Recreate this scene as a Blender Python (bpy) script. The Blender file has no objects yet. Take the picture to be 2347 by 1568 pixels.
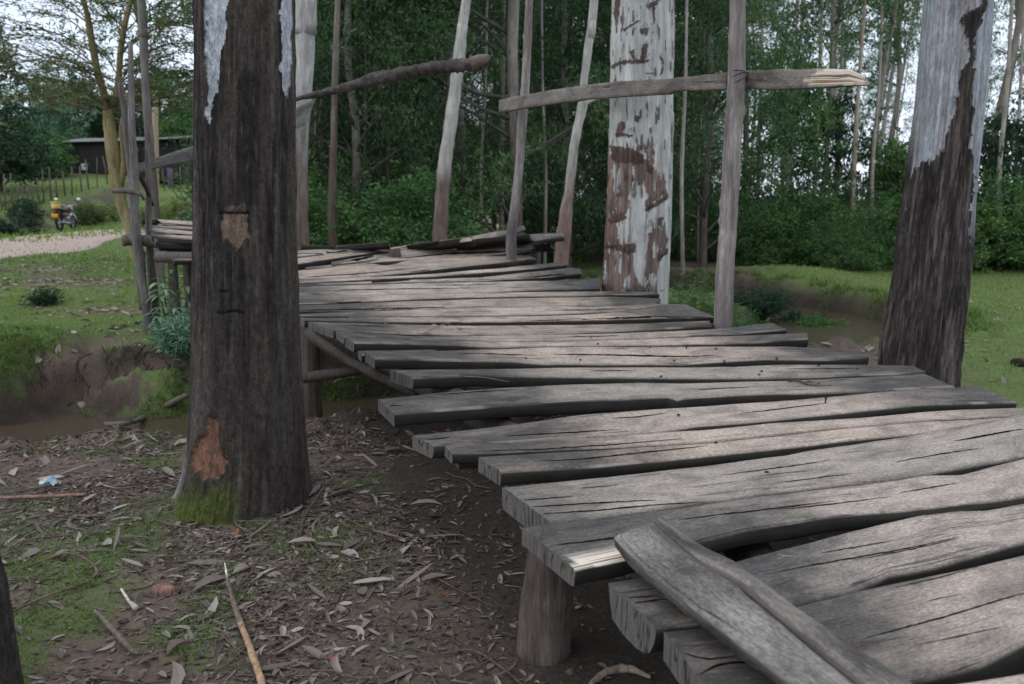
import bpy, math, random
import numpy as np
from mathutils import Vector, Matrix

# ---------------------------------------------------------------- camera, world, light
SC = bpy.context.scene
COL = SC.collection
CX, CY, FP = 1173.5, 784.0, 1830.0          # image measurements are taken on a 2347 x 1568 picture
PITCH = math.radians(9.73)
CAMZ = 1.35
cam = bpy.data.cameras.new('camera')
cam.sensor_width = 36.0
cam.lens = 36.0 * FP / 2347.0
cam.clip_start = 0.05
cam.clip_end = 3000.0
cam.dof.use_dof = True
cam.dof.focus_distance = 2.9
cam.dof.aperture_fstop = 4.5
camo = bpy.data.objects.new('camera', cam)
COL.objects.link(camo)
camo.location = (0, 0, CAMZ)
camo.rotation_euler = (math.radians(90) - PITCH, 0, 0)
SC.camera = camo

SUN_EL, SUN_AZ = math.radians(52), math.radians(-60)
world = bpy.data.worlds.new("World")
SC.world = world
world.use_nodes = True
wn, wl = world.node_tree.nodes, world.node_tree.links
wn.clear()
w_out = wn.new('ShaderNodeOutputWorld')
w_bg = wn.new('ShaderNodeBackground')
w_sky = wn.new('ShaderNodeTexSky')
w_sky.sky_type = 'NISHITA'
w_sky.sun_disc = False
w_sky.sun_elevation = SUN_EL
w_sky.sun_rotation = math.radians(60)
w_sky.dust_density = 3.0
w_sky.air_density = 1.0
w_tc = wn.new('ShaderNodeTexCoord')
w_map = wn.new('ShaderNodeMapping'); w_map.inputs['Scale'].default_value = (1, 1, 2.6)
w_no = wn.new('ShaderNodeTexNoise'); w_no.inputs['Scale'].default_value = 2.2; w_no.inputs['Detail'].default_value = 6
w_ramp = wn.new('ShaderNodeValToRGB')
w_ramp.color_ramp.elements[0].position = 0.30; w_ramp.color_ramp.elements[0].color = (0.60, 0.60, 0.60, 1)
w_ramp.color_ramp.elements[1].position = 0.62; w_ramp.color_ramp.elements[1].color = (0.97, 0.97, 0.97, 1)
w_mix = wn.new('ShaderNodeMix'); w_mix.data_type = 'RGBA'
w_mix.inputs[7].default_value = (6.7, 7.5, 8.8, 1)       # the pale cloud sheet
wl.new(w_tc.outputs['Generated'], w_map.inputs[0]); wl.new(w_map.outputs[0], w_no.inputs[0])
wl.new(w_no.outputs[0], w_ramp.inputs[0]); wl.new(w_ramp.outputs[0], w_mix.inputs[0])
wl.new(w_sky.outputs[0], w_mix.inputs[6])
wl.new(w_mix.outputs[2], w_bg.inputs[0])
w_bg.inputs[1].default_value = 0.088
wl.new(w_bg.outputs[0], w_out.inputs[0])

sl = bpy.data.lights.new('sun', 'SUN')
sl.energy = 0.5
sl.angle = math.radians(75)
sl.color = (1.0, 0.95, 0.9)
so = bpy.data.objects.new('sun', sl)
COL.objects.link(so)
so.rotation_euler = (math.radians(90) - SUN_EL, 0, math.radians(-60))

SC.view_settings.view_transform = 'Standard'
SC.view_settings.look = 'None'
SC.view_settings.exposure = 0.92
SC.view_settings.gamma = 1.0
SC.cycles.use_denoising = True
SC.cycles.max_bounces = 6
SC.cycles.diffuse_bounces = 3
SC.cycles.glossy_bounces = 2
SC.cycles.transmission_bounces = 3
SC.cycles.transparent_max_bounces = 4

# ---------------------------------------------------------------- picture measurements -> world
FWD = np.array([0, math.cos(PITCH), -math.sin(PITCH)])
UP = np.array([0, math.sin(PITCH), math.cos(PITCH)])
CAM = np.array([0, 0, CAMZ])

def ray(px, py):
    px = np.asarray(px, float); py = np.asarray(py, float)
    d = FWD + ((CY - py) / FP)[..., None] * UP
    d = d + ((px - CX) / FP)[..., None] * np.array([1.0, 0, 0])
    return d

def at_d(px, py, Y):
    d = ray(px, py)
    return CAM + d * (np.asarray(Y, float) / d[..., 1])[..., None]

def at_z(px, py, z):
    d = ray(px, py)
    return CAM + d * ((z - CAMZ) / d[..., 2])[..., None]

def project(P):
    Q = np.asarray(P) - CAM
    w = Q @ FWD
    return CX + FP * Q[..., 0] / w, CY - FP * (Q @ UP) / w

# ---------------------------------------------------------------- numpy noise
def _h(ix, iy, iz, seed):
    n = (ix.astype(np.uint32) * np.uint32(374761393)) ^ (iy.astype(np.uint32) * np.uint32(668265263)) ^ (iz.astype(np.uint32) * np.uint32(2246822519)) ^ np.uint32((seed * 3266489917) & 0xffffffff)
    n = (n ^ (n >> np.uint32(13))) * np.uint32(1274126177)
    n = (n ^ (n >> np.uint32(16))) * np.uint32(2654435761)
    n = n ^ (n >> np.uint32(15))
    return (n & np.uint32(0xffffff)).astype(np.float64) / 16777215.0

def vnoise(x, y, z=0.0, seed=0):
    x, y, z = np.broadcast_arrays(np.asarray(x, float), np.asarray(y, float), np.asarray(z, float))
    ix, iy, iz = np.floor(x).astype(np.int64), np.floor(y).astype(np.int64), np.floor(z).astype(np.int64)
    fx, fy, fz = x - ix, y - iy, z - iz
    fx, fy, fz = fx * fx * (3 - 2 * fx), fy * fy * (3 - 2 * fy), fz * fz * (3 - 2 * fz)
    r = 0
    for a in (0, 1):
        for b in (0, 1):
            for c in (0, 1):
                w = (fx if a else 1 - fx) * (fy if b else 1 - fy) * (fz if c else 1 - fz)
                r = r + w * _h(ix + a, iy + b, iz + c, seed)
    return r

def fbm(x, y, z=0.0, seed=0, o=4):
    r, a, t = 0, 1.0, 0
    for k in range(o):
        r = r + a * vnoise(np.asarray(x) * 2 ** k, np.asarray(y) * 2 ** k, np.asarray(z) * 2 ** k, seed + k)
        t += a
        a *= 0.5
    return r / t

def sstep(a, b, x):
    t = np.clip((x - a) / (b - a), 0, 1)
    return t * t * (3 - 2 * t)

def inpoly(x, y, poly):
    x = np.asarray(x); y = np.asarray(y)
    r = np.zeros(x.shape, bool)
    n = len(poly)
    for i in range(n):
        x0, y0 = poly[i]; x1, y1 = poly[(i + 1) % n]
        if y0 == y1: continue
        c = ((y0 > y) != (y1 > y)) & (x < (x1 - x0) * (y - y0) / (y1 - y0) + x0)
        r ^= c
    return r

# ---------------------------------------------------------------- object helpers
def thing(name, label, cat, loc=(0, 0, 0), group=None, rz=0.0):
    o = bpy.data.objects.new(name, None)
    COL.objects.link(o)
    o.location = tuple(float(v) for v in loc)
    o.rotation_euler = (0, 0, rz)
    o.empty_display_size = 0.2
    tag(o, label, cat, group)
    return o

def tag(o, label=None, cat=None, group=None, kind=None):
    if label: o['label'] = label
    if cat: o['category'] = cat
    if group: o['group'] = group
    if kind: o['kind'] = kind
    return o

def mesh(name, V, F, mat, parent=None, attrs=None, uv=None, smooth=True, mi=None, local=False, base=None):
    """V (n,3); F list of index arrays (k,3)/(k,4) or python tuples; world coordinates unless local"""
    V = np.asarray(V, float)
    me = bpy.data.meshes.new(name)
    arrs = [np.asarray(f, np.int64) for f in (F if isinstance(F, list) else [F])]
    arrs = [a for a in arrs if a.size]
    if base is not None:
        V = V - np.asarray(base, float)
    elif parent is not None and not local:
        org = Vector((0, 0, 0)); p = parent
        while p is not None:
            org += p.location; p = p.parent
        V = V - np.array(org)
    me.vertices.add(len(V))
    me.vertices.foreach_set('co', V.ravel())
    li = np.concatenate([a.ravel() for a in arrs])
    ls, off = [], 0
    for a in arrs:
        k = a.shape[1]
        ls.append(off + np.arange(len(a)) * k)
        off += a.size
    ls = np.concatenate(ls)
    me.loops.add(len(li)); me.loops.foreach_set('vertex_index', li.astype(np.int32))
    me.polygons.add(len(ls)); me.polygons.foreach_set('loop_start', ls.astype(np.int32))
    for m in (mat if isinstance(mat, (list, tuple)) else [mat]):
        me.materials.append(m)
    if mi is not None:
        me.polygons.foreach_set('material_index', np.asarray(mi, np.int32))
    me.polygons.foreach_set('use_smooth', np.full(len(ls), bool(smooth)))
    me.update(calc_edges=True)
    for k, v in (attrs or {}).items():
        v = np.asarray(v, float)
        if v.ndim == 1:
            a = me.attributes.new(k, 'FLOAT', 'POINT'); a.data.foreach_set('value', v)
        else:
            a = me.attributes.new(k, 'FLOAT_COLOR', 'POINT')
            if v.shape[1] == 3: v = np.concatenate([v, np.ones((len(v), 1))], 1)
            a.data.foreach_set('color', v.ravel())
    if uv is not None:
        u = me.uv_layers.new(name='UVMap')
        u.data.foreach_set('uv', np.asarray(uv, float)[li].ravel())
    me.validate()
    o = bpy.data.objects.new(name, me)
    COL.objects.link(o)
    if base is not None:
        o.location = tuple(float(v) for v in base)
    if parent is not None:
        o.parent = parent
    return o

class Acc:
    """collects pieces into one mesh"""
    def __init__(s): s.V, s.Q, s.T, s.A, s.n = [], [], [], {}, 0
    def add(s, V, Q=None, T=None, **at):
        V = np.asarray(V, float)
        if Q is not None and len(Q): s.Q.append(np.asarray(Q) + s.n)
        if T is not None and len(T): s.T.append(np.asarray(T) + s.n)
        for k, v in at.items():
            v = np.asarray(v, float)
            if v.ndim == 0: v = np.full(len(V), float(v))
            elif v.ndim == 1 and len(v) == 3 and len(V) != 3: v = np.tile(v, (len(V), 1))
            s.A.setdefault(k, []).append(v)
        s.V.append(V); s.n += len(V)
        return s
    def faces(s):
        r = []
        if s.Q: r.append(np.concatenate(s.Q))
        if s.T: r.append(np.concatenate(s.T))
        return r
    def build(s, name, mat, parent=None, **kw):
        return mesh(name, np.concatenate(s.V), s.faces(), mat, parent, attrs={k: np.concatenate(v) for k, v in s.A.items()}, **kw)

def grid_faces(nu, nv, close_v=False, off=0):
    """vertex index = i*nv + j"""
    i = np.arange(nu - 1)[:, None]
    j = np.arange(nv if close_v else nv - 1)[None, :]
    j2 = (j + 1) % nv
    a = i * nv + j; b = i * nv + j2; c = (i + 1) * nv + j2; d = (i + 1) * nv + j
    return np.stack([a + 0 * b, b + 0 * a, c, d], -1).reshape(-1, 4) + off

def frames(P):
    P = np.asarray(P, float)
    T = np.gradient(P, axis=0)
    T /= np.linalg.norm(T, axis=1)[:, None] + 1e-12
    ref = np.array([0.0, 1.0, 0.0]) if abs(T[:, 1]).mean() < 0.8 else np.array([1.0, 0, 0])
    A = np.cross(T, ref); A /= np.linalg.norm(A, axis=1)[:, None] + 1e-12
    B = np.cross(T, A)
    return T, A, B

def tube(P, R, seg=8, jit=0.0, seed=0, caps=True, flat=1.0):
    P = np.asarray(P, float); n = len(P)
    R = np.broadcast_to(np.asarray(R, float), (n,))
    T, A, B = frames(P)
    th = np.linspace(0, 2 * np.pi, seg, endpoint=False)
    r = R[:, None] * np.ones(seg)
    if jit:
        r = r * (1 + jit * (2 * vnoise(np.arange(n)[:, None] * 0.7 + 0 * th, np.cos(th)[None] * 1.3 + 5, np.sin(th)[None] * 1.3 + 5, seed) - 1))
    V = P[:, None] + r[..., None] * (np.cos(th)[None, :, None] * A[:, None] + flat * np.sin(th)[None, :, None] * B[:, None])
    V = V.reshape(-1, 3)
    Q = grid_faces(n, seg, True)
    Tr = []
    if caps:
        V = np.concatenate([V, P[:1], P[-1:]])
        for j in range(seg):
            Tr.append((n * seg, (j + 1) % seg, j))
            Tr.append((n * seg + 1, (n - 1) * seg + j, (n - 1) * seg + (j + 1) % seg))
    return V, Q, np.array(Tr, np.int64).reshape(-1, 3)

def spline(P, n):
    """Catmull-Rom through P, n samples"""
    P = np.asarray(P, float)
    Q = np.concatenate([2 * P[:1] - P[1:2], P, 2 * P[-1:] - P[-2:-1]])
    t = np.linspace(0, len(P) - 1 - 1e-9, n)
    i = t.astype(int); f = (t - i)[:, None]
    a, b, c, d = Q[i], Q[i + 1], Q[i + 2], Q[i + 3]
    return 0.5 * (2 * b + (c - a) * f + (2 * a - 5 * b + 4 * c - d) * f ** 2 + (3 * b - a - 3 * c + d) * f ** 3)

def box(c, s, R=None, bev=0.0):
    c = np.asarray(c, float); s = np.asarray(s, float) / 2
    if bev <= 0:
        V = np.array([[x, y, z] for x in (-1, 1) for y in (-1, 1) for z in (-1, 1)]) * s
        Q = [(0, 1, 3, 2), (4, 6, 7, 5), (0, 4, 5, 1), (2, 3, 7, 6), (0, 2, 6, 4), (1, 5, 7, 3)]
        V = V if R is None else V @ np.asarray(R).T
        return V + c, np.array(Q), None
    # bevelled box: octagon-ish profile in xy, inset rings in z
    bev = min(bev, s.min() * 0.9)
    ring = []
    for sx, sy in ((1, 1), (-1, 1), (-1, -1), (1, -1)):
        a = (sx * (s[0]), sy * (s[1] - bev)); b = (sx * (s[0] - bev), sy * s[1])
        ring += [a, b] if sx * sy > 0 else [b, a]
    ring = np.array(ring)
    V = []
    for z, k in ((-s[2], 1), (-s[2] + bev, 0), (s[2] - bev, 0), (s[2], 1)):
        r = ring - np.sign(ring) * bev * k
        V.append(np.concatenate([r, np.full((8, 1), z)], 1))
    V = np.concatenate(V)
    Q = list(map(tuple, grid_faces(4, 8, True)))
    V = np.concatenate([V, [[0, 0, -s[2]], [0, 0, s[2]]]])
    T = []
    for j in range(8):
        T.append((32, (j + 1) % 8, j)); T.append((33, 24 + j, 24 + (j + 1) % 8))
    V = V if R is None else V @ np.asarray(R).T
    return V + c, np.array(Q), np.array(T)

def rot(ax, a):
    return np.array(Matrix.Rotation(a, 3, ax))

# ---------------------------------------------------------------- materials
class NT:
    def __init__(s, name, rough=0.85, spec=0.25):
        s.m = bpy.data.materials.new(name); s.m.use_nodes = True
        s.n, s.l = s.m.node_tree.nodes, s.m.node_tree.links
        s.b = s.n['Principled BSDF']
        s.b.inputs['Roughness'].default_value = rough
        s.b.inputs['Specular IOR Level'].default_value = spec
    def attr(s, name, out='Fac'):
        a = s.n.new('ShaderNodeAttribute'); a.attribute_name = name; return a.outputs[out]
    def coord(s, which='Object'):
        return s.n.new('ShaderNodeTexCoord').outputs[which]
    def mapping(s, v, scale=(1, 1, 1), loc=None):
        m = s.n.new('ShaderNodeMapping'); s.l.new(v, m.inputs[0]); m.inputs['Scale'].default_value = scale
        if loc is not None: s.l.new(loc, m.inputs['Location'])
        return m.outputs[0]
    def noise(s, v, scale, detail=4, rough=0.55, dist=0.0, out=0):
        t = s.n.new('ShaderNodeTexNoise'); s.l.new(v, t.inputs['Vector'])
        t.inputs['Scale'].default_value = scale; t.inputs['Detail'].default_value = detail
        t.inputs['Roughness'].default_value = rough; t.inputs['Distortion'].default_value = dist
        return t.outputs[out]
    def ramp(s, f, stops, interp='LINEAR'):
        r = s.n.new('ShaderNodeValToRGB'); s.l.new(f, r.inputs[0]); cr = r.color_ramp; cr.interpolation = interp
        while len(cr.elements) < len(stops): cr.elements.new(0.5)
        for e, (p, c) in zip(cr.elements, stops):
            e.position = p
            e.color = (c, c, c, 1) if isinstance(c, (int, float)) else (*c, 1)
        return r.outputs[0]
    def mix(s, f, a, b, mode='MIX'):
        m = s.n.new('ShaderNodeMix'); m.data_type = 'RGBA'; m.blend_type = mode
        for i, v in ((0, f), (6, a), (7, b)):
            if isinstance(v, (int, float)): m.inputs[i].default_value = v if i == 0 else (v, v, v, 1)
            elif isinstance(v, tuple): m.inputs[i].default_value = (*v, 1)
            else: s.l.new(v, m.inputs[i])
        return m.outputs[2]
    def math(s, op, a, b=0.0, c=None, clamp=False):
        m = s.n.new('ShaderNodeMath'); m.operation = op; m.use_clamp = clamp
        for i, v in enumerate((a, b, c)):
            if v is None: continue
            if isinstance(v, (int, float)): m.inputs[i].default_value = v
            else: s.l.new(v, m.inputs[i])
        return m.outputs[0]
    def base(s, c):
        if isinstance(c, tuple): s.b.inputs['Base Color'].default_value = (*c, 1)
        else: s.l.new(c, s.b.inputs['Base Color'])
    def bump(s, h, strength=0.5, dist=0.01):
        b = s.n.new('ShaderNodeBump'); s.l.new(h, b.inputs['Height'])
        b.inputs['Strength'].default_value = strength; b.inputs['Distance'].default_value = dist
        s.l.new(b.outputs[0], s.b.inputs['Normal'])
    def rnd(s):
        return s.n.new('ShaderNodeObjectInfo').outputs['Random']

def simple(name, col, rough=0.7, metal=0.0, var=0.25, scale=20.0, bump=0.2, spec=0.4):
    t = NT(name, rough, spec)
    n = t.noise(t.coord('Object'), scale, 5)
    t.base(t.mix(n, tuple(c * (1 - var) for c in col), tuple(min(1, c * (1 + var)) for c in col)))
    t.b.inputs['Metallic'].default_value = metal
    if bump: t.bump(n, bump, 0.01)
    return t.m

def mat_wood(name, end=False, light=(0.435, 0.364, 0.308), dark=(0.088, 0.081, 0.074), attr=True):
    t = NT(name, 0.8, 0.3)
    uv = t.coord('UV')
    r = t.rnd()
    off = t.n.new('ShaderNodeCombineXYZ'); t.l.new(t.math('MULTIPLY', r, 37.0), off.inputs[0]); t.l.new(t.math('MULTIPLY', r, 91.0), off.inputs[1])
    o = off.outputs[0]
    g = t.noise(t.mapping(uv, (1.6, 110.0, 1), o), 1.0, 4, 0.6)
    g2 = t.noise(t.mapping(uv, (7.0, 320.0, 1), o), 1.0, 3, 0.6)
    blot = t.noise(t.mapping(uv, (3.4, 6.0, 1), o), 1.0, 6, 0.68, 0.2)
    fine = t.noise(t.mapping(uv, (60.0, 160.0, 1), o), 1.0, 3, 0.6)
    # long checks along the grain
    ck = t.noise(t.mapping(uv, (0.55, 20.0, 1), o), 1.0, 3, 0.45, 0.05)
    line = t.math('ABSOLUTE', t.math('SUBTRACT', ck, 0.5))
    where = t.ramp(t.noise(t.mapping(uv, (1.7, 9.0, 3), o), 1.0, 2), [(0.48, 0.0), (0.56, 1.0)])
    crack = t.math('MULTIPLY', t.ramp(line, [(0.0, 1.0), (0.005, 0.7), (0.008, 0.0)]), where)
    crack = t.math('MAXIMUM', crack, t.math('MULTIPLY', t.ramp(g2, [(0.66, 0.0), (0.74, 1.0)]), 0.55))
    if attr:
        wear = t.attr('wear')
        wv = t.math('ADD', wear, t.math('MULTIPLY', t.math('SUBTRACT', blot, 0.5), 1.7), clamp=True)
    else:
        wv = t.math('ADD', 0.32, t.math('MULTIPLY', t.math('SUBTRACT', blot, 0.5), 1.7), clamp=True)
    c = t.mix(wv, dark, light)
    c = t.mix(1.0, c, t.ramp(r, [(0.0, (0.78, 0.80, 0.80)), (0.25, (1.08, 1.02, 0.97)), (0.5, (0.86, 0.82, 0.78)), (0.75, (1.12, 1.10, 1.08)), (1.0, (0.9, 0.92, 0.9))]), 'MULTIPLY')
    c = t.mix(1.0, c, t.ramp(t.noise(t.mapping(uv, (130, 130, 1), o), 1.0, 2, 0.5), [(0.3, 0.8), (0.7, 1.2)]), 'MULTIPLY')
    c = t.mix(1.0, c, t.ramp(g, [(0.3, 0.84), (0.7, 1.13)]), 'MULTIPLY')
    c = t.mix(1.0, c, t.ramp(fine, [(0.32, 0.62), (0.68, 1.3)]), 'MULTIPLY')
    st_ = t.noise(t.mapping(uv, (5.5, 8.0, 1), o), 1.0, 6, 0.7, 0.8)
    c = t.mix(1.0, c, t.ramp(st_, [(0.36, 0.66), (0.5, 1.0), (0.66, 1.22)]), 'MULTIPLY')
    # pale lichen and scuffs
    li = t.math('MULTIPLY', t.ramp(t.noise(t.mapping(uv, (22.0, 60.0, 1), o), 1.0, 5, 0.7), [(0.60, 0.0), (0.68, 1.0)]), t.ramp(blot, [(0.35, 0.75), (0.6, 0.1)]))
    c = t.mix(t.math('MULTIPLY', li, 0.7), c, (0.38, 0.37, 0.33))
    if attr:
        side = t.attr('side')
        grime_shade = t.mix(t.noise(t.mapping(uv, (9, 9, 1), o), 1.0, 4), (0.007, 0.006, 0.005), (0.030, 0.028, 0.021))  # weathered side tone, deepened to paint shade on the plank sides
        c = t.mix(t.math('MULTIPLY', side, 0.93), c, grime_shade)
        fresh = t.attr('fresh')
        fc = t.mix(t.ramp(g, [(0.42, 0.0), (0.5, 1.0)]), (0.30, 0.17, 0.11), (0.78, 0.70, 0.57))
        c = t.mix(fresh, c, fc)
    c = t.mix(t.math('MULTIPLY', crack, 0.88), c, (0.018, 0.015, 0.013))
    t.base(c)
    h = t.math('ADD', t.math('MULTIPLY', g, 0.35), t.math('MULTIPLY', fine, 0.12))
    h = t.math('SUBTRACT', t.math('ADD', h, t.math('MULTIPLY', blot, 0.3)), t.math('MULTIPLY', crack, 1.2))
    t.bump(h, 0.6, 0.005)
    return t.m

def mat_endgrain():
    t = NT('sawn_end', 0.9, 0.2)
    uv = t.coord('UV')
    n = t.noise(t.mapping(uv, (45, 14, 1)), 1.0, 4, 0.6)
    f = t.noise(t.mapping(uv, (160, 160, 1)), 1.0, 3)
    k = t.noise(t.mapping(uv, (22, 3.0, 1)), 1.0, 2)
    crack = t.ramp(t.math('ABSOLUTE', t.math('SUBTRACT', k, 0.5)), [(0.0, 1.0), (0.016, 0.0)])
    c = t.mix(n, (0.075, 0.068, 0.060), (0.185, 0.170, 0.150))
    c = t.mix(1.0, c, t.ramp(f, [(0.3, 0.75), (0.7, 1.2)]), 'MULTIPLY')
    c = t.mix(t.math('MULTIPLY', crack, 0.85), c, (0.015, 0.013, 0.012))
    t.base(c)
    t.bump(t.math('SUBTRACT', n, t.math('MULTIPLY', crack, 1.5)), 0.6, 0.005)
    return t.m

def mat_bark(name, rough=0.9, fine=1.0, zs=0.18, bs=0.7, k=1.0):
    """colour from the 'col' attribute, small-scale bark from noise stretched along the trunk"""
    t = NT(name, rough, 0.2)
    v = t.mapping(t.coord('Object'), (1, 1, zs))
    n1 = t.noise(v, 46 * fine, 5, 0.6)
    n2 = t.noise(v, 150 * fine, 4, 0.65)
    n3 = t.noise(t.mapping(t.coord('Object'), (1, 1, 0.5)), 9, 4, 0.6)
    c = t.attr('col', 'Color')
    c = t.mix(1.0, c, t.ramp(n1, [(0.32, 1 - .5 * k), (0.68, 1 + .45 * k)]), 'MULTIPLY')
    c = t.mix(1.0, c, t.ramp(n2, [(0.34, 1 - .4 * k), (0.68, 1 + .4 * k)]), 'MULTIPLY')
    c = t.mix(1.0, c, t.ramp(n3, [(0.3, 0.8), (0.7, 1.2)]), 'MULTIPLY')
    t.base(c)
    t.bump(t.math('ADD', n1, t.math('MULTIPLY', n2, 0.5)), bs, 0.012)
    return t.m

def mat_leaf(name, stops, rough=0.5, trans=0.35, tsat=(1.0, 1.25, 0.5)):
    t = NT(name, rough, 0.35)
    f = t.attr('rnd')
    c = t.ramp(f, stops)
    r = t.rnd()
    c = t.mix(1.0, c, t.mix(r, (0.86, 0.92, 1.02), (1.12, 1.08, 0.94)), 'MULTIPLY')
    t.base(c)
    tr = t.n.new('ShaderNodeBsdfTranslucent')
    t.l.new(t.mix(1.0, c, tsat, 'MULTIPLY'), tr.inputs[0])
    ms = t.n.new('ShaderNodeMixShader'); ms.inputs[0].default_value = trans
    t.l.new(t.b.outputs[0], ms.inputs[1]); t.l.new(tr.outputs[0], ms.inputs[2])
    t.l.new(ms.outputs[0], t.n['Material Output'].inputs[0])
    return t.m

M = {}
M['wood'] = mat_wood('weathered_plank')
M['end'] = mat_endgrain()
M['rail'] = mat_wood('weathered_rail', light=(0.31, 0.285, 0.255), dark=(0.085, 0.078, 0.072), attr=True)
M['bark'] = mat_bark('rough_bark', zs=0.55, bs=1.0, k=.75)
M['smoothbark'] = mat_bark('smooth_bark', 0.75, 0.6, 0.12, 0.4, .45)
M['rightbark'] = mat_bark('charred_bark', 0.85, 0.9, 0.25, 0.9, .6)
M['pole'] = mat_bark('weathered_pole', 0.85, 1.0, 0.08, 0.5, .7)
M['gum'] = mat_leaf('eucalyptus_leaf', [(0.0, (0.028, 0.060, 0.028)), (0.35, (0.062, 0.120, 0.052)), (0.7, (0.115, 0.190, 0.092)), (0.93, (0.19, 0.27, 0.155)), (1.0, (0.20, 0.23, 0.12))])
M['bushleaf'] = mat_leaf('bush_leaf', [(0.0, (0.038, 0.085, 0.032)), (0.5, (0.095, 0.185, 0.065)), (0.9, (0.17, 0.28, 0.10)), (1.0, (0.19, 0.24, 0.09))])
M['darkleaf'] = mat_leaf('dark_leaf', [(0.0, (0.012, 0.030, 0.016)), (0.6, (0.028, 0.065, 0.034)), (1.0, (0.055, 0.10, 0.05))], trans=0.25)
M['acacialeaf'] = mat_leaf('acacia_leaf', [(0.0, (0.07, 0.09, 0.035)), (0.5, (0.13, 0.16, 0.06)), (1.0, (0.22, 0.23, 0.10))])
M['silverleaf'] = mat_leaf('blue_green_leaf', [(0.0, (0.06, 0.13, 0.085)), (0.5, (0.13, 0.24, 0.17)), (1.0, (0.26, 0.38, 0.28))], trans=0.25)
M['grass'] = mat_leaf('grass_blade', [(0.0, (0.065, 0.105, 0.030)), (0.5, (0.14, 0.22, 0.058)), (0.9, (0.24, 0.32, 0.10)), (1.0, (0.33, 0.31, 0.16))], 0.6, 0.3)
M['litter'] = mat_leaf('dead_leaf', [(0.0, (0.06, 0.044, 0.035)), (0.3, (0.14, 0.106, 0.086)), (0.62, (0.24, 0.19, 0.158)), (0.88, (0.36, 0.30, 0.255)), (0.985, (0.42, 0.37, 0.31)), (0.99, (0.25, 0.09, 0.045)), (1.0, (0.30, 0.11, 0.05))], 0.6, 0.12, (1.1, 0.9, 0.6))

# ================================================================ terrain
STREAM = np.array([(-30, 1.5), (-14, 4.2), (-8, 5.3), (-4.6, 5.35), (-3.3, 5.5), (-2.3, 5.6), (-1.2, 6.05), (0.2, 6.9), (1.6, 7.7), (2.9, 8.5), (4.0, 9.6), (4.35, 11.0), (4.0, 12.6), (2.9, 14.2), (1.2, 16.0), (-2, 18), (-9, 22)], float)
SW = np.array([.45, .45, .42, .38, .36, .36, .42, .5, .6, .95, 1.05, .75, .6, .5, .4, .4, .4])
STs = spline(STREAM, 400)
SWs = np.interp(np.linspace(0, len(STREAM) - 1, 400), np.arange(len(STREAM)), SW)
WATER_Z = -0.27

def stream_dist(x, y):
    """distance to the channel's edge, and side (+1 = far bank)"""
    x = np.asarray(x, float); y = np.asarray(y, float)
    sh = x.shape
    P = np.stack([x.ravel(), y.ravel()], 1)
    D = np.full(len(P), 1e9); W = np.zeros(len(P)); S = np.ones(len(P))
    sub = slice(None, None, 3)
    C = STs[sub]; Wd = SWs[sub]
    T = np.gradient(C, axis=0)
    for k in range(len(C)):
        dx = P[:, 0] - C[k, 0]; dy = P[:, 1] - C[k, 1]
        d = np.hypot(dx, dy)
        m = d < D
        D[m] = d[m]; W[m] = Wd[k]
        S[m] = np.sign(T[k, 0] * dy[m] - T[k, 1] * dx[m])
    return (D - W).reshape(sh), S.reshape(sh)

ROAD_N = np.array([(-7.5, 5), (-9, 11), (-9.5, 14.8), (-9.75, 16.6), (-11.2, 21.6), (-12.3, 25.5), (-11.5, 30.5), (-7, 35), (0, 37)], float)
ROAD_F = np.array([(-15, 5), (-14.8, 11), (-14.8, 16), (-15.0, 20), (-15.4, 24), (-16.6, 29), (-16.4, 34.5), (-11, 40), (0, 43)], float)

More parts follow.
